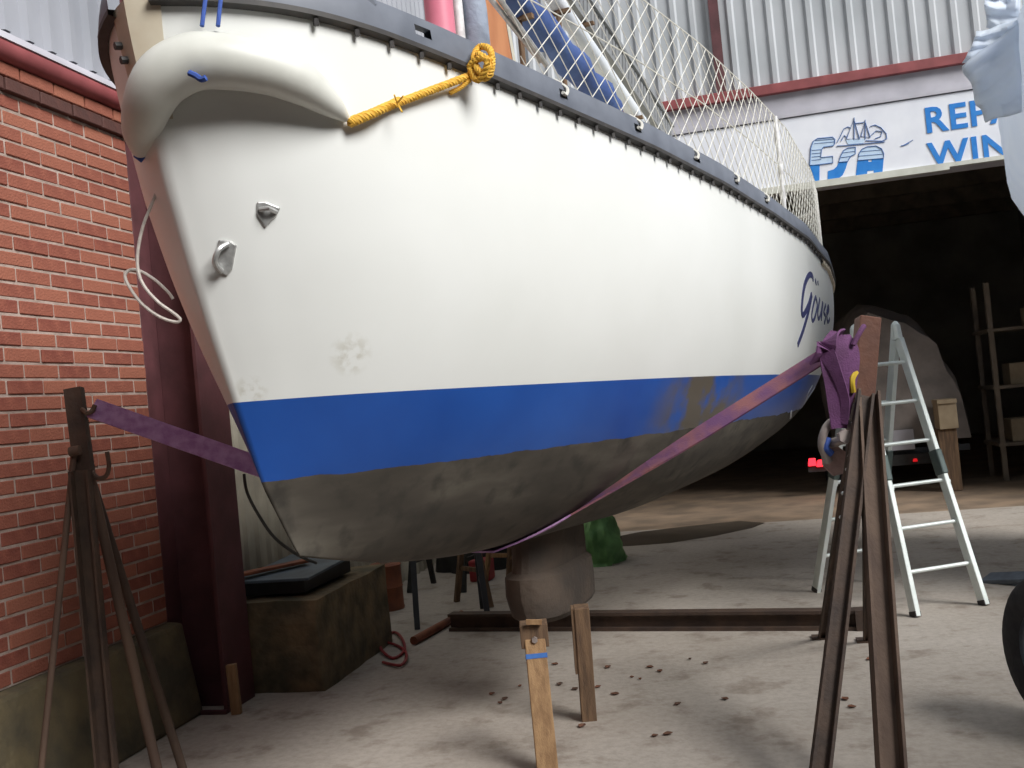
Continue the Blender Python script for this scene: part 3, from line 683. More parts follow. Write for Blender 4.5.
a, b_ = onb(562, -25, .06), onb(672, 138, .06); t = (b_-a).normalized(); sd = Vector((0, 0, 1)); sd = (sd-t*sd.dot(t)).normalized()
gw = thing('gangway_ladder', 'grey slatted gangway lying slanted across the boat deck', 'gangway', b_)
for k in (-1, 1): MB().bar(a+sd*.105*k, b_+sd*.105*k, .03, .05, sd).build('side_rail', 'grate', gw)
for k in range(34):
    c = a.lerp(b_, (k+.5)/34); MB().bar(c-sd*.095, c+sd*.095, .045, .015, t).build('slat', 'grate', gw)
def deckz(p):
    q = BI @ p; k_ = max(-1, min(1, q.y/max(bsh(q.x), .1))); return ZSH(q.x)-.012+.04*(1-k_*k_) if not (2.0 < q.x < 5.05 and abs(q.y) < .6) else ZSH(q.x)-.03+.29
def deck_prop(p, r, label):
    lo = Vector((p.x, p.y, deckz(p))); hi = Vector((p.x, p.y, p.z-r)); o = thing('deck_prop', label, 'prop', lo, 'props under the deck cargo')
    MB().tube([lo, hi], .014, 8).build('post', 'wood_old', o, smooth=True); MB().bar(hi-BN*.07, hi+BN*.07, .02, .03).build('cradle', 'wood_old', o); MB().bar(lo-BN*.06, lo+BN*.06, .014, .06).build('foot', 'wood_old', o)
for nm__, (xa, ya, xb, yb, bb, rr_) in {'blue sail roll': (497, -22, 613, 110, .40, .085), 'white spar': (540, -22, 640, 122, .22, .058), 'grey gangway': (562, -25, 672, 138, .06, .14)}.items():
    a_, b__ = onb(xa, ya, bb), onb(xb, yb, bb)
    deck_prop(a_.lerp(b__, .14), rr_, 'short timber prop under the forward end of the '+nm__); deck_prop(a_.lerp(b__, .9), rr_, 'short timber prop under the aft end of the '+nm__)
q0 = at(452, 34, 4.05)
def upright(name, px, py0, dep, r, m, label, cat, prof=None):
    lo = at(px, py0, dep); lo.z = ZSH(max((BI @ lo).x, 0))+.0; pts = [lo+Vector((0, 0, k*.6/10)) for k in range(11)]
    rr = [r*(.55 if k in (0, 10) else (.9 if k in (1, 9) else 1)) for k in range(11)] if prof is None else prof
    return tag(MB().tube(pts, rr, 16).build(name, m, smooth=True), label, cat)
upright('round_fender', 441, 30, 3.95, .058, 'pink', 'faded pink red fender standing upright behind the toe rail', 'fender')
upright('tube_roll', 461, 40, 4.05, .020, 'tape', 'thin white tube standing between pink fender and grey roll', 'tube')
upright('canvas_roll', 478, 46, 4.1, .052, 'grey_canvas', 'grey blue canvas roll standing beside the brown board', 'roll')
c = at(505, 62, 4.25); c.z = ZSH(1.3); bx_ = RT.copy(); bx_.z = 0; bx_.normalize()
wb = thing('wooden_board', 'varnished orange brown board standing behind the yellow knot', 'board', c)
MB().bar(c, c+Vector((0, 0, .65))-bx_*.05, .115, .022, bx_).build('plank', 'board', wb, bevel=.003)
MB().bar(c+bx_*.064, c+bx_*.064+Vector((0, 0, .65))-bx_*.05, .012, .026, bx_).build('edge_strip', 'deck', wb)

# ================================================================== SLING STRAP
hookL = at(92, 408, 4.42); tieR = at(836, 348, 4.62)
def under(y, u):
    p, nn, i, d = HB.ray_cast(Vector((u, y, 0)), Vector((0, 0, 1))); return BM @ (p+Vector((0, 0, -.010)))
hl = [under(-y, u) for y, u in ((.32, 1.90), (.25, 1.86), (.17, 1.80), (.09, 1.74))]; hr = [under(y, u) for y, u in ((0, 1.66), (.08, 1.58), (.16, 1.50), (.23, 1.43), (.30, 1.36))]
path = [hookL]+[hookL.lerp(hr[-1], k/10) for k in range(1, 10)]+list(reversed(hr))+list(reversed(hl))+[hl[0].lerp(tieR, k/10) for k in range(1, 11)]
n = len(path); wd = Vector(BD)
sides = []
for i, p in enumerate(path):
    f = i/(n-1)
    if f < .3: sides.append((wd*.55+Vector((0, 0, 1))*.8).lerp(wd, max(0, (f-.2)/.1)))
    elif f > .62: sides.append(wd.lerp(wd*.75+Vector((0, 0, .75)), min(1, (f-.62)/.2)))
    else: sides.append(wd)
stp = thing('lifting_strap', 'purple webbing strap slung under the boat between the two stands', 'strap', path[n//2])
MB().ribbon(path[:n-10], sides[:n-10], .095, .008).build('webbing', 'strap', stp)
MB().ribbon(path[n-11:], sides[n-11:], .095, .009).build('webbing_worn', 'strap_worn', stp, label='worn brownish stretch of webbing')
# gathered loops hanging at the right stand
def fold(pts, ws, sd, m='strap_dark'):
    P = spline(pts, 5); wv = fspl(ws, 5); return MB().ribbon(P, [sd]*len(P), wv, .010).build('strap_loop', m, stp)
dR = 4.60
fold([at(836, 332, dR), at(834, 352, dR-.05), at(837, 385, dR-.06), at(839, 428, dR-.04)], [.05, .13, .11, .07], RT)
fold([at(846, 335, dR+.02), at(851, 352, dR-.01), at(847, 385, dR-.03), at(841, 428, dR-.02)], [.04, .09, .10, .06], RT+FW*.4)
fold([at(816, 362, dR-.03), at(824, 350, dR-.07), at(834, 337, dR-.05), at(842, 333, dR)], [.10, .10, .07, .05], (RT+UP*.9))
fold([at(826, 352, dR-.07), at(836, 372, dR-.085), at(845, 400, dR-.07), at(844, 424, dR-.05)], [.08, .05, .04, .035], RT*.8-FW*.5)
MB().tube(spline([at(853, 345, dR-.02), at(860, 332, dR-.01), at(864, 326, dR+.02)], 4), .012, 7).build('hanging_cord', 'strap_dark', stp, smooth=True)

# ================================================================== STANDS
def stand_right():
    A = at(868, 318, 4.72); base = Vector((A.x, A.y, 0))
    st = thing('steel_stand', 'tall rusty four legged steel stand beside the aluminium ladder', 'stand', base)
    lo = at(861, 402, 4.66)
    MB().bar(lo, A, .10, .09, RT).build('head_post', 'rust_red', st, bevel=.006, label='reddish brown head post')
    for (x0, y0, d0_, gx, gy, w, m, sd) in ((864, 396, 4.60, 815, 806, .075, 'rust_dark', RT), (866, 396, 4.66, 892, 812, .10, 'rust', RT), (858, 400, 4.72, 822, 638, .05, 'rust_dark', RT), (866, 400, 4.74, 867, 641, .045, 'rust_dark', RT)):
        f_ = gr(gx, gy); t_ = at(x0, y0, d0_)
        MB().channel(t_, f_, w, w*.55, .008 if w < .06 else .012, sd).build('leg', m, st)
    for gx, gy in ((815, 806), (892, 812), (867, 641), (822, 638)):
        g = gr(gx, gy); MB().box((g.x-.06, g.y-.05, 0), (g.x+.06, g.y+.05, .012)).build('foot_plate', 'rust_dark', st)
    for x, y in ((852, 470), (848, 494), (846, 518)):
        p = at(x-3, y, 4.58); MB().tube([p-FW*.006, p+FW*.03], .009, 8).build('pin', 'alu', st)
    MB().tube(spline([at(856, 372, 4.6), at(852, 380, 4.56), at(853, 392, 4.57)], 3), .014, 7).build('yellow_tie', 'yellow', st, smooth=True)
    MB().tube(spline([at(850, 352, 4.66), at(853, 347, 4.63), at(856, 353, 4.62), at(855, 364, 4.62), at(851, 371, 4.63)], 4), .012, 8).build('hook', 'mast', st, smooth=True)
    return st
stand_right()
# shackle and cloth below the strap
sk = thing('bow_shackle', 'big galvanised shackle hanging under the purple strap loops', 'shackle', at(838, 470, dR))
MB().tube(spline([at(829, 462, dR), at(822, 446, dR-.01), at(825, 430, dR-.01), at(833, 421, dR), at(843, 421, dR), at(853, 430, dR-.01), at(856, 444, dR-.01), at(851, 458, dR)], 5), .019, 10).build('bow', 'shackle', sk, smooth=True)
MB().tube([at(827, 444, dR+.03), at(836, 442, dR-.01), at(846, 438, dR-.06)], .022, 10).build('pin', 'shackle', sk, smooth=True)
MB().tube([at(843, 437, dR-.06), at(846, 436.5, dR-.09)], .034, 6).build('pin_head', 'shackle', sk)
MB().prism([at(822, 440, dR+.02), at(836, 445, dR+.0), at(846, 452, dR+.0), at(843, 474, dR+.02), at(834, 476, dR+.03), at(824, 466, dR+.04)], FW*.03).build('rag', 'cloth_pink', sk)
MB().tube(spline([at(828, 438, dR-.01), at(826, 448, dR-.02), at(832, 454, dR-.02)], 4), .016, 8).build('blue_cord', 'blue_rope', sk, smooth=True)

def stand_left():
    A = at(72, 388, 4.42); base = Vector((A.x, A.y, 0))
    st = thing('steel_stand', 'dark rusty pipe legged stand in front of the brick wall', 'stand', base)
    lo = at(84, 480, 4.36); MB().channel(lo, A, .075, .04, .01, RT).build('head_post', 'rust_dark', st)
    for (x0, y0, d0_, gx, gy, r, m) in ((74, 455, 4.36, 34, 838, .014, 'rust'), (82, 470, 4.34, 113, 815, .040, 'rust_dark'), (84, 450, 4.40, 166, 808, .022, 'rust'), (88, 470, 4.46, 190, 792, .020, 'rust_dark')):
        g = gr(gx, gy); t_ = at(x0, y0, d0_)
        if r > .03: MB().channel(t_, g, .085, .045, .01, RT).build('leg', m, st)
        else: MB().tube([t_, g], r, 10).build('leg', m, st, smooth=True)
    MB().tube(spline([at(82, 409, 4.40), at(87, 413, 4.38), at(92, 411, 4.40), at(95, 405, 4.41)], 4), .010, 8).build('hook', 'rust', st, smooth=True)
    MB().tube(spline([at(92, 472, 4.36), at(98, 478, 4.34), at(106, 476, 4.33), at(109, 466, 4.33), at(107, 452, 4.34)], 4), .010, 8).build('hook', 'rust', st, smooth=True)
    MB().tube([at(70, 452, 4.34), at(80, 450, 4.34)], .022, 10).build('hinge_bolt', 'rust', st, smooth=True)
stand_left()
# cross beam on the floor
a, b_ = gr(452, 630), gr(861, 629); up = Vector((0, 0, .062)); 
cb = thing('cross_beam', 'long rusty steel beam lying on the floor under the boat', 'beam', a.lerp(b_, .5))
t = (b_-a).normalized(); sdv = Vector((0, 0, 1)); yv = t.cross(sdv)
MB().bar(a+Vector((0, 0, .012)), b_+Vector((0, 0, .012)), .012*2, .10, sdv).build('bottom_flange', 'rust_dark', cb)
MB().bar(a+up, b_+up, .09, .02, sdv).build('web', 'rust_dark', cb)
MB().bar(a+Vector((0, 0, .115)), b_+Vector((0, 0, .115)), .02, .10, sdv).build('top_flange', 'rust_dark', cb)
MB().box((b_.x-.03, b_.y-.06, 0), (b_.x+.03, b_.y+.06, .126)).build('end_plate', 'rust_dark', cb)
# keel props
kp = thing('keel_prop', 'raw timber prop with blue tape under front of the keel', 'prop', gr(548, 775))
t0 = at(533, 622, 4.52); f0 = gr(548, 775)
MB().bar(f0, t0.lerp(f0, .12), .092, .085, RT).build('timber', 'wood', kp, bevel=.004)
a = f0.lerp(t0, .765); MB().bar(a-(t0-f0)*.016, a+(t0-f0)*.016, .096, .089, RT).build('tape_band', 'tape_blue', kp)
hd = t0.lerp(f0, .02); MB().bar(hd-Vector((0, 0, .09)), hd+Vector((0, 0, .012)), .125, .12, RT).build('head_block', 'wood_old', kp, bevel=.004)
w1 = at(534, 622, 4.44); MB().bar(w1-RT*.035, w1+RT*.035, .02, .02).build('wedge', 'wood', kp)
b1 = hd-Vector((0, 0, .05))-FW*.065; MB().tube([b1+FW*.02, b1-FW*.012], .014, 6).build('bolt', 'shackle', kp)
f1 = gr(589, 719); t1 = at(581, 606, 4.96)
kp = thing('keel_prop', 'dark old timber prop under the aft end of the keel', 'prop', f1)
MB().bar(f1, t1, .075, .085, RT).build('timber', 'wood_old', kp, bevel=.004)
MB().bar(f1.lerp(t1, .42)-RT*.045, f1.lerp(t1, .99)-RT*.045, .014, .07, RT).build('side_cleat', 'wood_old', kp)
f2 = f0+(f1-f0)*.15+Vector((.03, .12, 0)); 

# ================================================================== LADDER
e = Vector((.47, .253, 0)).normalized(); fm = Vector((1.104, 6.96, 0)); rm = Vector((.545, 7.88, 0)); am = Vector((.88, 7.42, 1.87))
ld = thing('step_ladder', 'aluminium folding ladder standing open between stand and dark doorway', 'ladder', fm.lerp(rm, .5))
wb_, wt_ = .262, .165
def lrail(base, k):
    lo, hi = base+e*k*wb_, am+e*k*wt_; 
    return lo, hi
for base, nm_ in ((fm, 'f'), (rm, 'r')):
    for k in (-1, 1):
        lo, hi = lrail(base, k); mid = lo.lerp(hi, .50)
        MB().bar(lo, mid, .036, .070, e).build('rail', 'alu', ld, bevel=.005)
        MB().bar(mid, hi-(hi-mid).normalized()*.07, .036, .070, e).build('rail', 'alu', ld, bevel=.005)
        hg = MB().bar(lo.lerp(hi, .455), lo.lerp(hi, .545), .05, .085, e).build('hinge', 'alu_dark', ld, bevel=.01)
        hb_ = lo.lerp(hi, .43); MB().tube([hb_-e*.0, hb_+e*.035], .018, 10).build('hinge_knob', 'alu', hg, smooth=True)
        MB().bar(lo-Vector((0, 0, 0)), lo.lerp(hi, .018), .040, .068, e).build('rubber_foot', 'rail_b', ld)
    for i in range(6):
        fr = .145+i*.146; a, b_ = lrail(base, -1)[0].lerp(lrail(base, -1)[1], fr), lrail(base, 1)[0].lerp(lrail(base, 1)[1], fr)
        MB().tube([a, b_], .0135, 9).build('rung', 'alu', ld, smooth=True)
for k in (-1, 1):
    lf, lr = (fm-am)*.036, (rm-am)*.036; h_ = am+e*k*wt_
    MB().tube(spline([h_+lf*1.0+Vector((0, 0, .0)), h_+lf*.4+Vector((0, 0, .022)), h_+Vector((0, 0, .034)), h_+lr*.4+Vector((0, 0, .022)), h_+lr], 4), .030, 8).build('top_hinge', 'alu', ld, smooth=True)

# ================================================================== CONCRETE BLOCK AND THINGS ON IT
bx0, bx1, by0, by1, bz = -3.30, -2.66, 5.56, 6.75, .55
bk = MB(); P = []
for zf in (0, .25, .5, .75, 1):
    ring = []
    for fx, fy in [(i/5, 0) for i in range(5)]+[(1, i/7) for i in range(7)]+[(1-i/5, 1) for i in range(5)]+[(0, 1-i/7) for i in range(7)]:
        x, y, z = bx0+(bx1-bx0)*fx, by0+(by1-by0)*fy, bz*zf; d_ = .025*noise.noise(Vector((x*4, y*4, z*5)))
        ring.append(Vector((x+d_, y+d_*1.2, z+(.012*noise.noise(Vector((x*5, y*5, 2))) if zf == 1 else 0))))
    P.append(ring)
k = len(P[0]); bk.grid([[P[j][i] for j in range(5)] for i in range(k)], closed_u=True); bk.add(P[-1], [tuple(range(k))]); bk.add(P[0], [tuple(range(k))])
tag(bk.build('concrete_block', 'block', bevel=.012), 'rough weathered concrete block beside the red column', 'block')
tr = thing('metal_trough', 'dark blue grey sheet covered crate on the concrete block', 'crate', (-3.02, 5.95, bz+.012))
MB().box((-3.22, 5.72, bz+.014), (-2.80, 6.45, bz+.10)).build('crate_body', 'black', tr, bevel=.006)
MB().hexa([(-3.27, 5.66, bz+.10), (-2.74, 5.66, bz+.10), (-2.74, 6.5, bz+.13), (-3.27, 6.5, bz+.13), (-3.27, 5.66, bz+.118), (-2.74, 5.66, bz+.118), (-2.74, 6.5, bz+.15), (-3.27, 6.5, bz+.15)]).build('cover_sheet', 'slate', tr, bevel=.004)
tp = thing('timber_offcut', 'short pale timber offcut standing against the red column foot', 'timber', gr(236, 712))
g = gr(237, 714); MB().bar(g, g+Vector((-.015, .01, .28)), .055, .04, RT).build('plank', 'wood', tp, bevel=.003)
tag(MB().bar(Vector((-3.3, 5.62, bz+.150)), Vector((-2.95, 6.1, bz+.16)), .02, .09).build('red_board', 'rust_can', bevel=.004), 'dull rusty red board lying on the crate by the wall', 'board')
tag(MB().tube(spline([at(244, 474, 4.62), at(247, 492, 4.62), at(258, 514, 4.7), at(275, 538, 4.85), at(298, 555, 5.1), at(316, 563, 5.75)], 5), .008, 6).build('black_cable', 'black', smooth=True), 'thin black cable hanging down behind the bow', 'cable')

# ================================================================== TRESTLES AND CLUTTER BEHIND
def trestle(c, rz, hgt, ln, m, label, sp=.22, r=.02):
    o = thing('trestle', label, 'trestle', c, 'trestles behind the boat'); R_ = Matrix.Rotation(rz, 3, 'Z')
    P = lambda x, y, z: Vector(c)+R_ @ Vector((x, y, z))
    MB().bar(P(-ln/2, 0, hgt), P(ln/2, 0, hgt), .07, .07).build('top_bar', m, o, bevel=.004)
    for sx in (-1, 1):
        for sy_ in (-1, 1): MB().bar(P(sx*ln*.42, sy_*.03, hgt-.03), P(sx*(ln*.46), sy_*sp, 0), .042, .035, R_ @ Vector((1, 0, 0))).build('leg', m, o)
        MB().bar(P(sx*ln*.44, -sp*.62, hgt*.36), P(sx*ln*.44, sp*.62, hgt*.36), .035, .02).build('brace', m, o)
trestle(gr(440, 622)+Vector((.06,.1,0)), .35, .72, .58, 'dark_grey', 'dark steel trestle nearest to the left end of the beam', .25)
trestle(gr(418, 600)+Vector((.12, .5, 0)), -.2, .74, .6, 'black', 'black trestle farthest left behind the boat')
trestle(gr(500, 598), .9, .80, .6, 'wood_old', 'brown wooden trestle standing just left of the keel', .24)
trestle(gr(509, 592)+Vector((.02, .35, 0)), 1.25, .82, .5, 'wood', 'pale wooden trestle half hidden by the keel', .24)
tag(MB().tube([gr(414, 645)+Vector((0, 0, .03)), gr(462, 618)+Vector((0, 0, .03))], .03, 10).build('steel_pipe', 'rust_can', smooth=True), 'reddish pipe lying on the floor at the beam end', 'pipe')
cn = thing('jerry_can', 'rusty orange drum beside the concrete block', 'drum', gr(389, 610))
g = gr(389, 609); pr = [(.13, 0), (.135, .02), (.13, .03), (.13, .18), (.137, .19), (.13, .2), (.13, .36), (.137, .37), (.12, .385), (.03, .385)]
MB().grid([[g+Vector((r*math.cos(a_*math.pi/10), r*math.sin(a_*math.pi/10), z)) for r, z in pr] for a_ in range(20)], closed_u=True).build('drum_body', 'rust_can', cn, smooth=True)
MB().tube([g+Vector((0, 0, .38)), g+Vector((0, 0, .47))], .045, 12).build('neck', 'mortar', cn, smooth=True)
rc = [(374, 664), (392, 668), (398, 658), (390, 648), (376, 645), (372, 652), (384, 660), (396, 652), (392, 640), (384, 634), (372, 644), (366, 654)]
tag(MB().tube(spline([gr(x+9, y)+Vector((0, 0, .012+.006*(i % 3))) for i, (x, y) in enumerate(rc)], 5), .010, 6).build('red_cable', 'red_cable', smooth=True), 'red cable coiled on the floor beside the concrete block', 'cable')
def lump(name, c, rx, ry, rz_, m, label, cat, sharp=.35, seed=0, peak=1.0):
    P = []
    for i in range(32):
        a_ = 2*math.pi*i/32; col = []
        for j in range(15):
            ph = math.pi/2*j/14; r = math.cos(ph)**.8; nv = 1+sharp*noise.noise(Vector((math.cos(a_)*1.7+seed, math.sin(a_)*1.7, j*.22)))+sharp*.4*noise.noise(Vector((math.cos(a_)*5+seed, math.sin(a_)*5, j*.6)))
            col.append(Vector(c)+Vector((rx*r*math.cos(a_)*nv, ry*r*math.sin(a_)*nv, rz_*math.sin(ph)**peak*(1+.25*sharp*noise.noise(Vector((a_, j*.5, seed)))))))
        P.append(col)
    return tag(MB().grid(P, closed_u=True).build(name, m, smooth=True), label, cat)
lump('tarp_bundle', gr(602, 566)+Vector((-.02, .2, 0)), .21, .26, .50, 'green', 'crumpled green tarpaulin heap on the floor behind the keel', 'tarpaulin', .45, 3.1, 1.3)
lump('tarp_bundle', gr(520, 578)+Vector((.12, .55, 0)), .34, .30, .46, 'bundle', 'crumpled pale grey plastic heap behind the wooden trestle', 'tarpaulin', .5, 8.4)
tag(MB().box((gr(480, 582).x-.1, gr(480, 582).y, 0), (gr(480, 582).x+.1, gr(480, 582).y+.2, .20)).build('red_toolbox', 'red_cable', bevel=.02), 'small red box on the floor behind the trestles', 'box')
lump('dark_filler_lump', Vector((-2.86, 9.7, 0)), .36, .3, .95, 'black', 'added black lump as dark background behind the trestles', 'heap', .35, 5.5, .7)  # lump added to darken the background behind the trestles
# puddle and fallen leaves
pp = [(572, 548), (600, 540), (640, 532), (690, 526), (740, 521), (765, 523), (752, 528), (715, 536), (670, 543), (630, 546), (600, 547)]
tag(MB().prism([gr(x, y, .002) for x, y in pp], (0, 0, .002)).build('puddle', 'puddle'), 'dark wet patch on the concrete below the stern', 'puddle')
lf = [(492, 695), (505, 700), (520, 687), (555, 665), (560, 685), (608, 668), (632, 678), (660, 672), (690, 660), (706, 664), (615, 695), (640, 680), (725, 700), (678, 705), (575, 690), (598, 688), (500, 704), (650, 668), (668, 735), (655, 737), (582, 727), (845, 700), (852, 708), (870, 660)]
for i, (x, y) in enumerate(lf):
    c = gr(x, y); sz = random.uniform(.012, .027); a_ = random.uniform(0, 6.28); P = []
    for u_, w_ in ((-1, .05), (-.6, .5), (-.1, .75), (.4, .55), (1, .06)):
        P.append([c+Vector((math.cos(a_)*u_*sz-math.sin(a_)*w_*k_*sz, math.sin(a_)*u_*sz+math.cos(a_)*w_*k_*sz, .003+.012*abs(k_)*w_+.006*u_*u_)) for k_ in (-1, 0, 1)])
    tag(MB().grid(P).build('fallen_leaf', 'leaf', solid=.002), 'small dry brown leaf lying on the concrete floor', 'leaf', 'fallen leaves on the yard floor')

# ================================================================== HALL CONTENTS
tb = thing('covered_trailer', 'boat trailer under a grey tarpaulin inside the dark hall', 'trailer', (1.75, 14.6, 0))
P = []
for i in range(22):
    y = 13.9+3.6*i/21; f_ = min(1, .86+.25*math.sin(math.pi*min(1, (i+2)/23)))
    ring = []
    for k in range(25):
        a_ = math.pi*k/24; ca, sa = math.cos(a_), math.sin(a_)
        x = .80*f_*math.copysign(abs(ca)**.75, ca); z = .62+1.72*f_*sa**.8
        nz_ = .10*noise.noise(Vector((x*2.2, y*1.6, z*2.2)))+.045*noise.noise(Vector((x*6, y*4, z*2)))
        ring.append(Vector((1.84+x*(1+nz_)+.12*(z-1.4)*(-1), y, z*(1+.5*nz_)+(.16*math.exp(-((x+.15)/.22)**2) if sa > .7 else 0))))
    P.append(ring)
tp_ = MB().grid(P); tp_.add(P[0], [tuple(range(25))]); tp_.add(P[-1], [tuple(range(25))]); tp_.build('tarpaulin', 'grey_tarp', tb, smooth=True, label='draped grey tarpaulin')
MB().bar((.98, 14.0, .50), (2.66, 14.0, .50), .08, .08).build('rear_frame', 'dark_grey', tb)
for x in (1.05, 2.6):
    MB().tube([(x-.1, 15.6, .33), (x+.1, 15.6, .33)], .33, 20).build('wheel', 'rubber', tb, smooth=True)
    MB().bar((x, 14.0, .50), (x, 17.4, .50), .08, .06).build('side_beam', 'dark_grey', tb)
MB().box((.62, 13.86, .33), (2.35, 13.9, .47)).build('light_board', 'black', tb)
ra = on(812, 462, 1, 13.85); rb_ = on(822, 463, 1, 13.85); rc_ = on(915, 460, 1, 13.85)
for q, w, h_, m in ((ra, .055, .05, 'lamp_red'), (rb_, .075, .045, 'lamp_red'), (rc_, .03, .02, 'lamp_dim')):
    MB().prism([(q.x-w, q.y, q.z-h_), (q.x+w, q.y, q.z-h_), (q.x+w*.8, q.y, q.z+h_), (q.x-w*.7, q.y, q.z+h_)], (0, -.03, 0)).build('tail_lamp', m, tb, bevel=.008)
q = on(902, 440, 1, 13.84); MB().box((q.x-.15, q.y, q.z-.13), (q.x+.15, q.y+.03, q.z+.13)).build('plate_panel', 'lintel', tb)
q = on(946, 415, 1, 13.5); bxo = thing('cardboard_box', 'beige cardboard box stacked beside the covered trailer', 'box', (q.x+.1, 13.9, 0))
MB().box((q.x-.10, 13.42, .78), (q.x+.12, 13.78, 1.14)).build('box_body', 'card', bxo, bevel=.006); MB().box((q.x-.105, 13.40, 1.10), (q.x+.125, 13.80, 1.15)).build('lid', 'card', bxo)
MB().box((q.x-.12, 13.46, 0), (q.x+.10, 13.78, .78)).build('crate_base', 'wood_old', bxo, bevel=.006)
rk = thing('storage_rack', 'dark storage rack against the right side of the hall', 'rack', (3.7, 14.6, 0))
for x in (3.1, 4.4):
    for y in (14.2, 15.0): MB().box((x-.03, y-.03, 0), (x+.03, y+.03, 2.6)).build('post', 'dark_wood', rk)
for z in (.45, 1.2, 1.95): MB().box((3.05, 14.15, z), (4.45, 15.05, z+.04)).build('shelf', 'dark_wood', rk)
for i, (x, z, w, h_) in enumerate(((3.25, .49, .3, .3), (3.75, .49, .4, .22), (3.3, 1.24, .45, .28), (4.0, 1.24, .3, .35), (3.6, 1.99, .5, .25))):
    tag(MB().box((x, 14.3, z), (x+w, 14.7, z+h_)).build('storage_box', 'grey_tarp' if i % 2 else 'card', bevel=.01), '%s box on the %s shelf of the hall rack' % (('beige', 'grey')[i % 2], ('bottom', 'bottom', 'middle', 'middle', 'top')[i]), 'box', 'boxes on the hall rack')

# ================================================================== WRAPPED BOAT AND TRAILER WHEEL (right edge)
WBX = 2.6
wbt = thing('wrapped_boat', 'boat wrapped in white plastic sheet at the right edge', 'boat', (3.0, 8.0, 0))
P = []; WY, cw, sw = 5.6, math.cos(.13), math.sin(.13)
for i in range(26):
    f_ = i/25; y = 4.6*f_; bw = (.8*(1-(1-min(1, f_/.35))**2.0)+.04)*(1-.18*max(0, f_-.7)/.3); ring = []
    for k in range(33):   # keel, up one side, over the top, down the other side
        g_ = k/32; side_ = -1 if g_ < .5 else 1; h_ = g_*2 if g_ < .5 else (1-g_)*2
        zb_ = 2.35+.3*(1-f_)**3; z = zb_+(4.3-zb_)*h_
        prof = (min(1, h_/.4)**.6)*(1 if h_ < .80 else max(0, 1-((h_-.80)/.20)**1.7))
        nz_ = .035*noise.noise(Vector((y*1.3, z*1.6, side_)))+.015*noise.noise(Vector((y*4, z*5, side_)))
        x = side_*(bw*prof+(nz_ if .05 < h_ < .97 else 0)); yy = y-.45*h_*(1-f_)
        ring.append(Vector((WBX+x*cw+yy*sw, WY-x*sw+yy*cw, z)))
    P.append(ring)
mb = MB().grid(P); mb.add(P[0], [tuple(range(33))]); mb.add(P[-1], [tuple(range(33))]); mb.build('plastic_wrap', 'plastic', wbt, smooth=True)
def crumple(pts_px, dep, seed, thick=.10):
    # gathered fold of sheet: a fan of pleats from a root to a ragged hem
    P = []; n = 26
    for i in range(n):
        f_ = i/(n-1); row = []
        for j in range(9):
            g_ = j/8; (ax, ay), (bx2, by2), (cx, cy), (dx, dy) = pts_px
            x = (ax*(1-f_)+bx2*f_)*(1-g_)+(dx*(1-f_)+cx*f_)*g_; y = (ay*(1-f_)+by2*f_)*(1-g_)+(dy*(1-f_)+cy*f_)*g_
            w_ = g_*(1-.2*g_); x += 5*w_*noise.noise(Vector((f_*4, g_*2, seed))); y += 6*w_*noise.noise(Vector((f_*4+9, g_*2, seed)))
            row.append(at(x, y, dep+thick*(.25+w_)*math.sin(f_*19+seed)*.5+.08*noise.noise(Vector((f_*3, g_*3, seed+4)))))
        P.append(row)
    return MB().grid(P).build('plastic_flap', 'plastic', wbt, smooth=True, solid=.006, fix=False)
FD = 7.0
crumple([(1020, -14), (1020, 34), (986, 27), (984, -14)], FD, 1.3, .06)
crumple([(1020, 22), (1022, 112), (986, 122), (962, 66)], FD-.06, 4.1, .08)
crumple([(1018, 20), (1020, 60), (963, 64), (977, 32)], FD-.03, 2.2, .06)
for x, y, z in ((2.86, 7.4, 1.62), (2.86, 9.6, 1.6)): pass
MB().hexa([(2.72, 6.8, .63), (2.86, 6.8, .63), (3.14, 9.2, .63), (3.00, 9.2, .63), (2.70, 6.7, 2.5), (2.84, 6.7, 2.5), (3.16, 9.6, 2.5), (3.02, 9.6, 2.5)]).build('keel', 'navy', wbt, bevel=.03)
tl = thing('boat_trailer', 'boat trailer with black tyre standing at the right edge', 'trailer', (2.9, 7.5, 0))
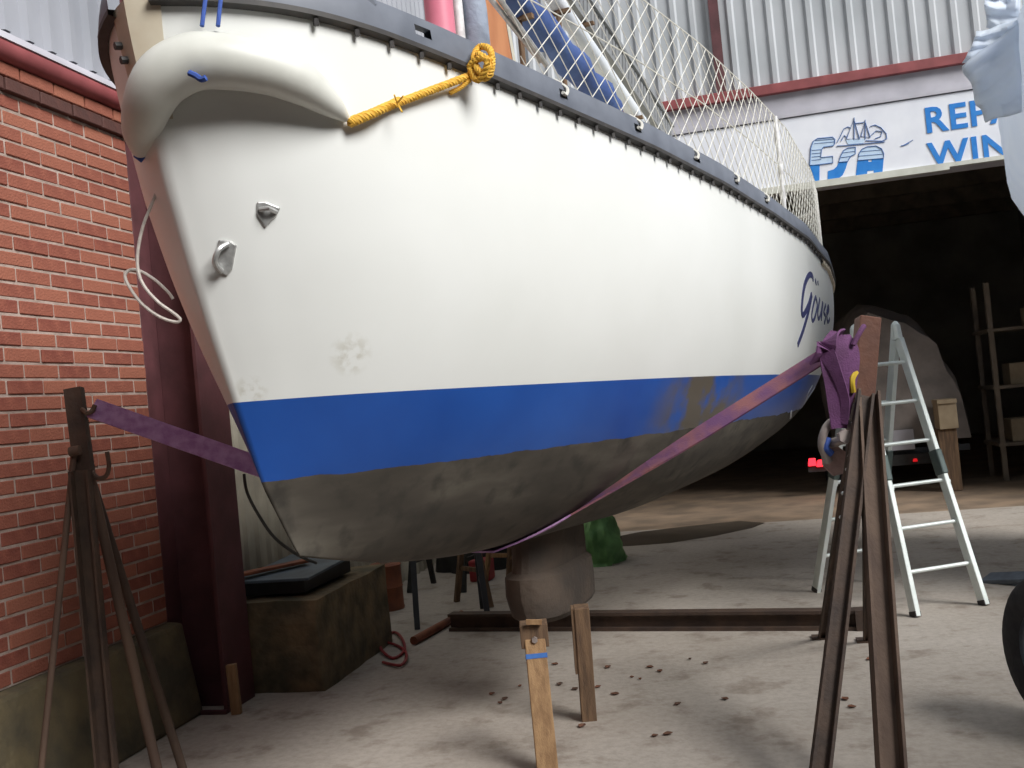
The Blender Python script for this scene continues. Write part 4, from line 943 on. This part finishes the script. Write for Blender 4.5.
for yy in (6.6, 7.9, 9.2): MB().box((2.35, yy-.05, .5), (3.6, yy+.05, .62)).build('cross_member', 'rim', tl)
for xx in (2.35, 3.6): MB().box((xx-.05, 4.3, .48), (xx+.05, 9.4, .6)).build('side_beam', 'rim', tl)
wc = Vector((1.175, 4.62, .335)); ax = Vector((.93, .36, 0)).normalized()
def wheel(c, ax, par):
    prof = [(.20, -.085), (.235, -.10), (.30, -.098), (.328, -.075), (.335, -.03), (.335, .03), (.328, .075), (.30, .098), (.235, .10), (.20, .085)]
    u_ = Vector((0, 0, 1)); v_ = ax.cross(u_)
    ty = MB().grid([[c+(u_*math.cos(2*math.pi*k/40)+v_*math.sin(2*math.pi*k/40))*r+ax*w for r, w in prof] for k in range(40)], closed_u=True).build('tyre', 'rubber', par, smooth=True)
    pr = [(.205, -.085), (.20, -.07), (.175, -.055), (.12, -.02), (.07, -.03), (.0, -.03)]
    MB().grid([[c+(u_*math.cos(2*math.pi*k/32)+v_*math.sin(2*math.pi*k/32))*r+ax*w for r, w in pr]+[c+(u_*math.cos(2*math.pi*k/32)+v_*math.sin(2*math.pi*k/32))*.205+ax*.085] for k in range(32)], closed_u=True).build('rim', 'rim', ty, smooth=True)
wheel(wc, ax, tl); MB().tube([wc, (2.35, 4.9, .45)], .035, 10).build('axle', 'rim', tl)
wheel(Vector((3.9, 5.2, .335)), Vector((1, 0, 0)), tl); MB().tube([(3.9, 5.2, .335), (3.6, 5.2, .45)], .035, 10).build('axle', 'rim', tl)
a, b_ = gr(988, 581, .03), gr(1030, 588, .10)
rp = thing('loading_ramp', 'flat grey metal ramp lying on the floor behind the tyre', 'ramp', gr(1000, 590))
a, b_ = gr(986, 581), gr(1040, 592)+Vector((.25, 0, 0)); MB().bar(a+Vector((0, 0, .02)), b_+Vector((0, 0, .10)), .16, .03, FW).build('ramp_plate', 'rim', rp, bevel=.004)
MB().bar(a+Vector((.02, -.05, .01)), b_+Vector((0, -.12, .012)), .04, .02, FW).build('ramp_rail', 'rim', rp)
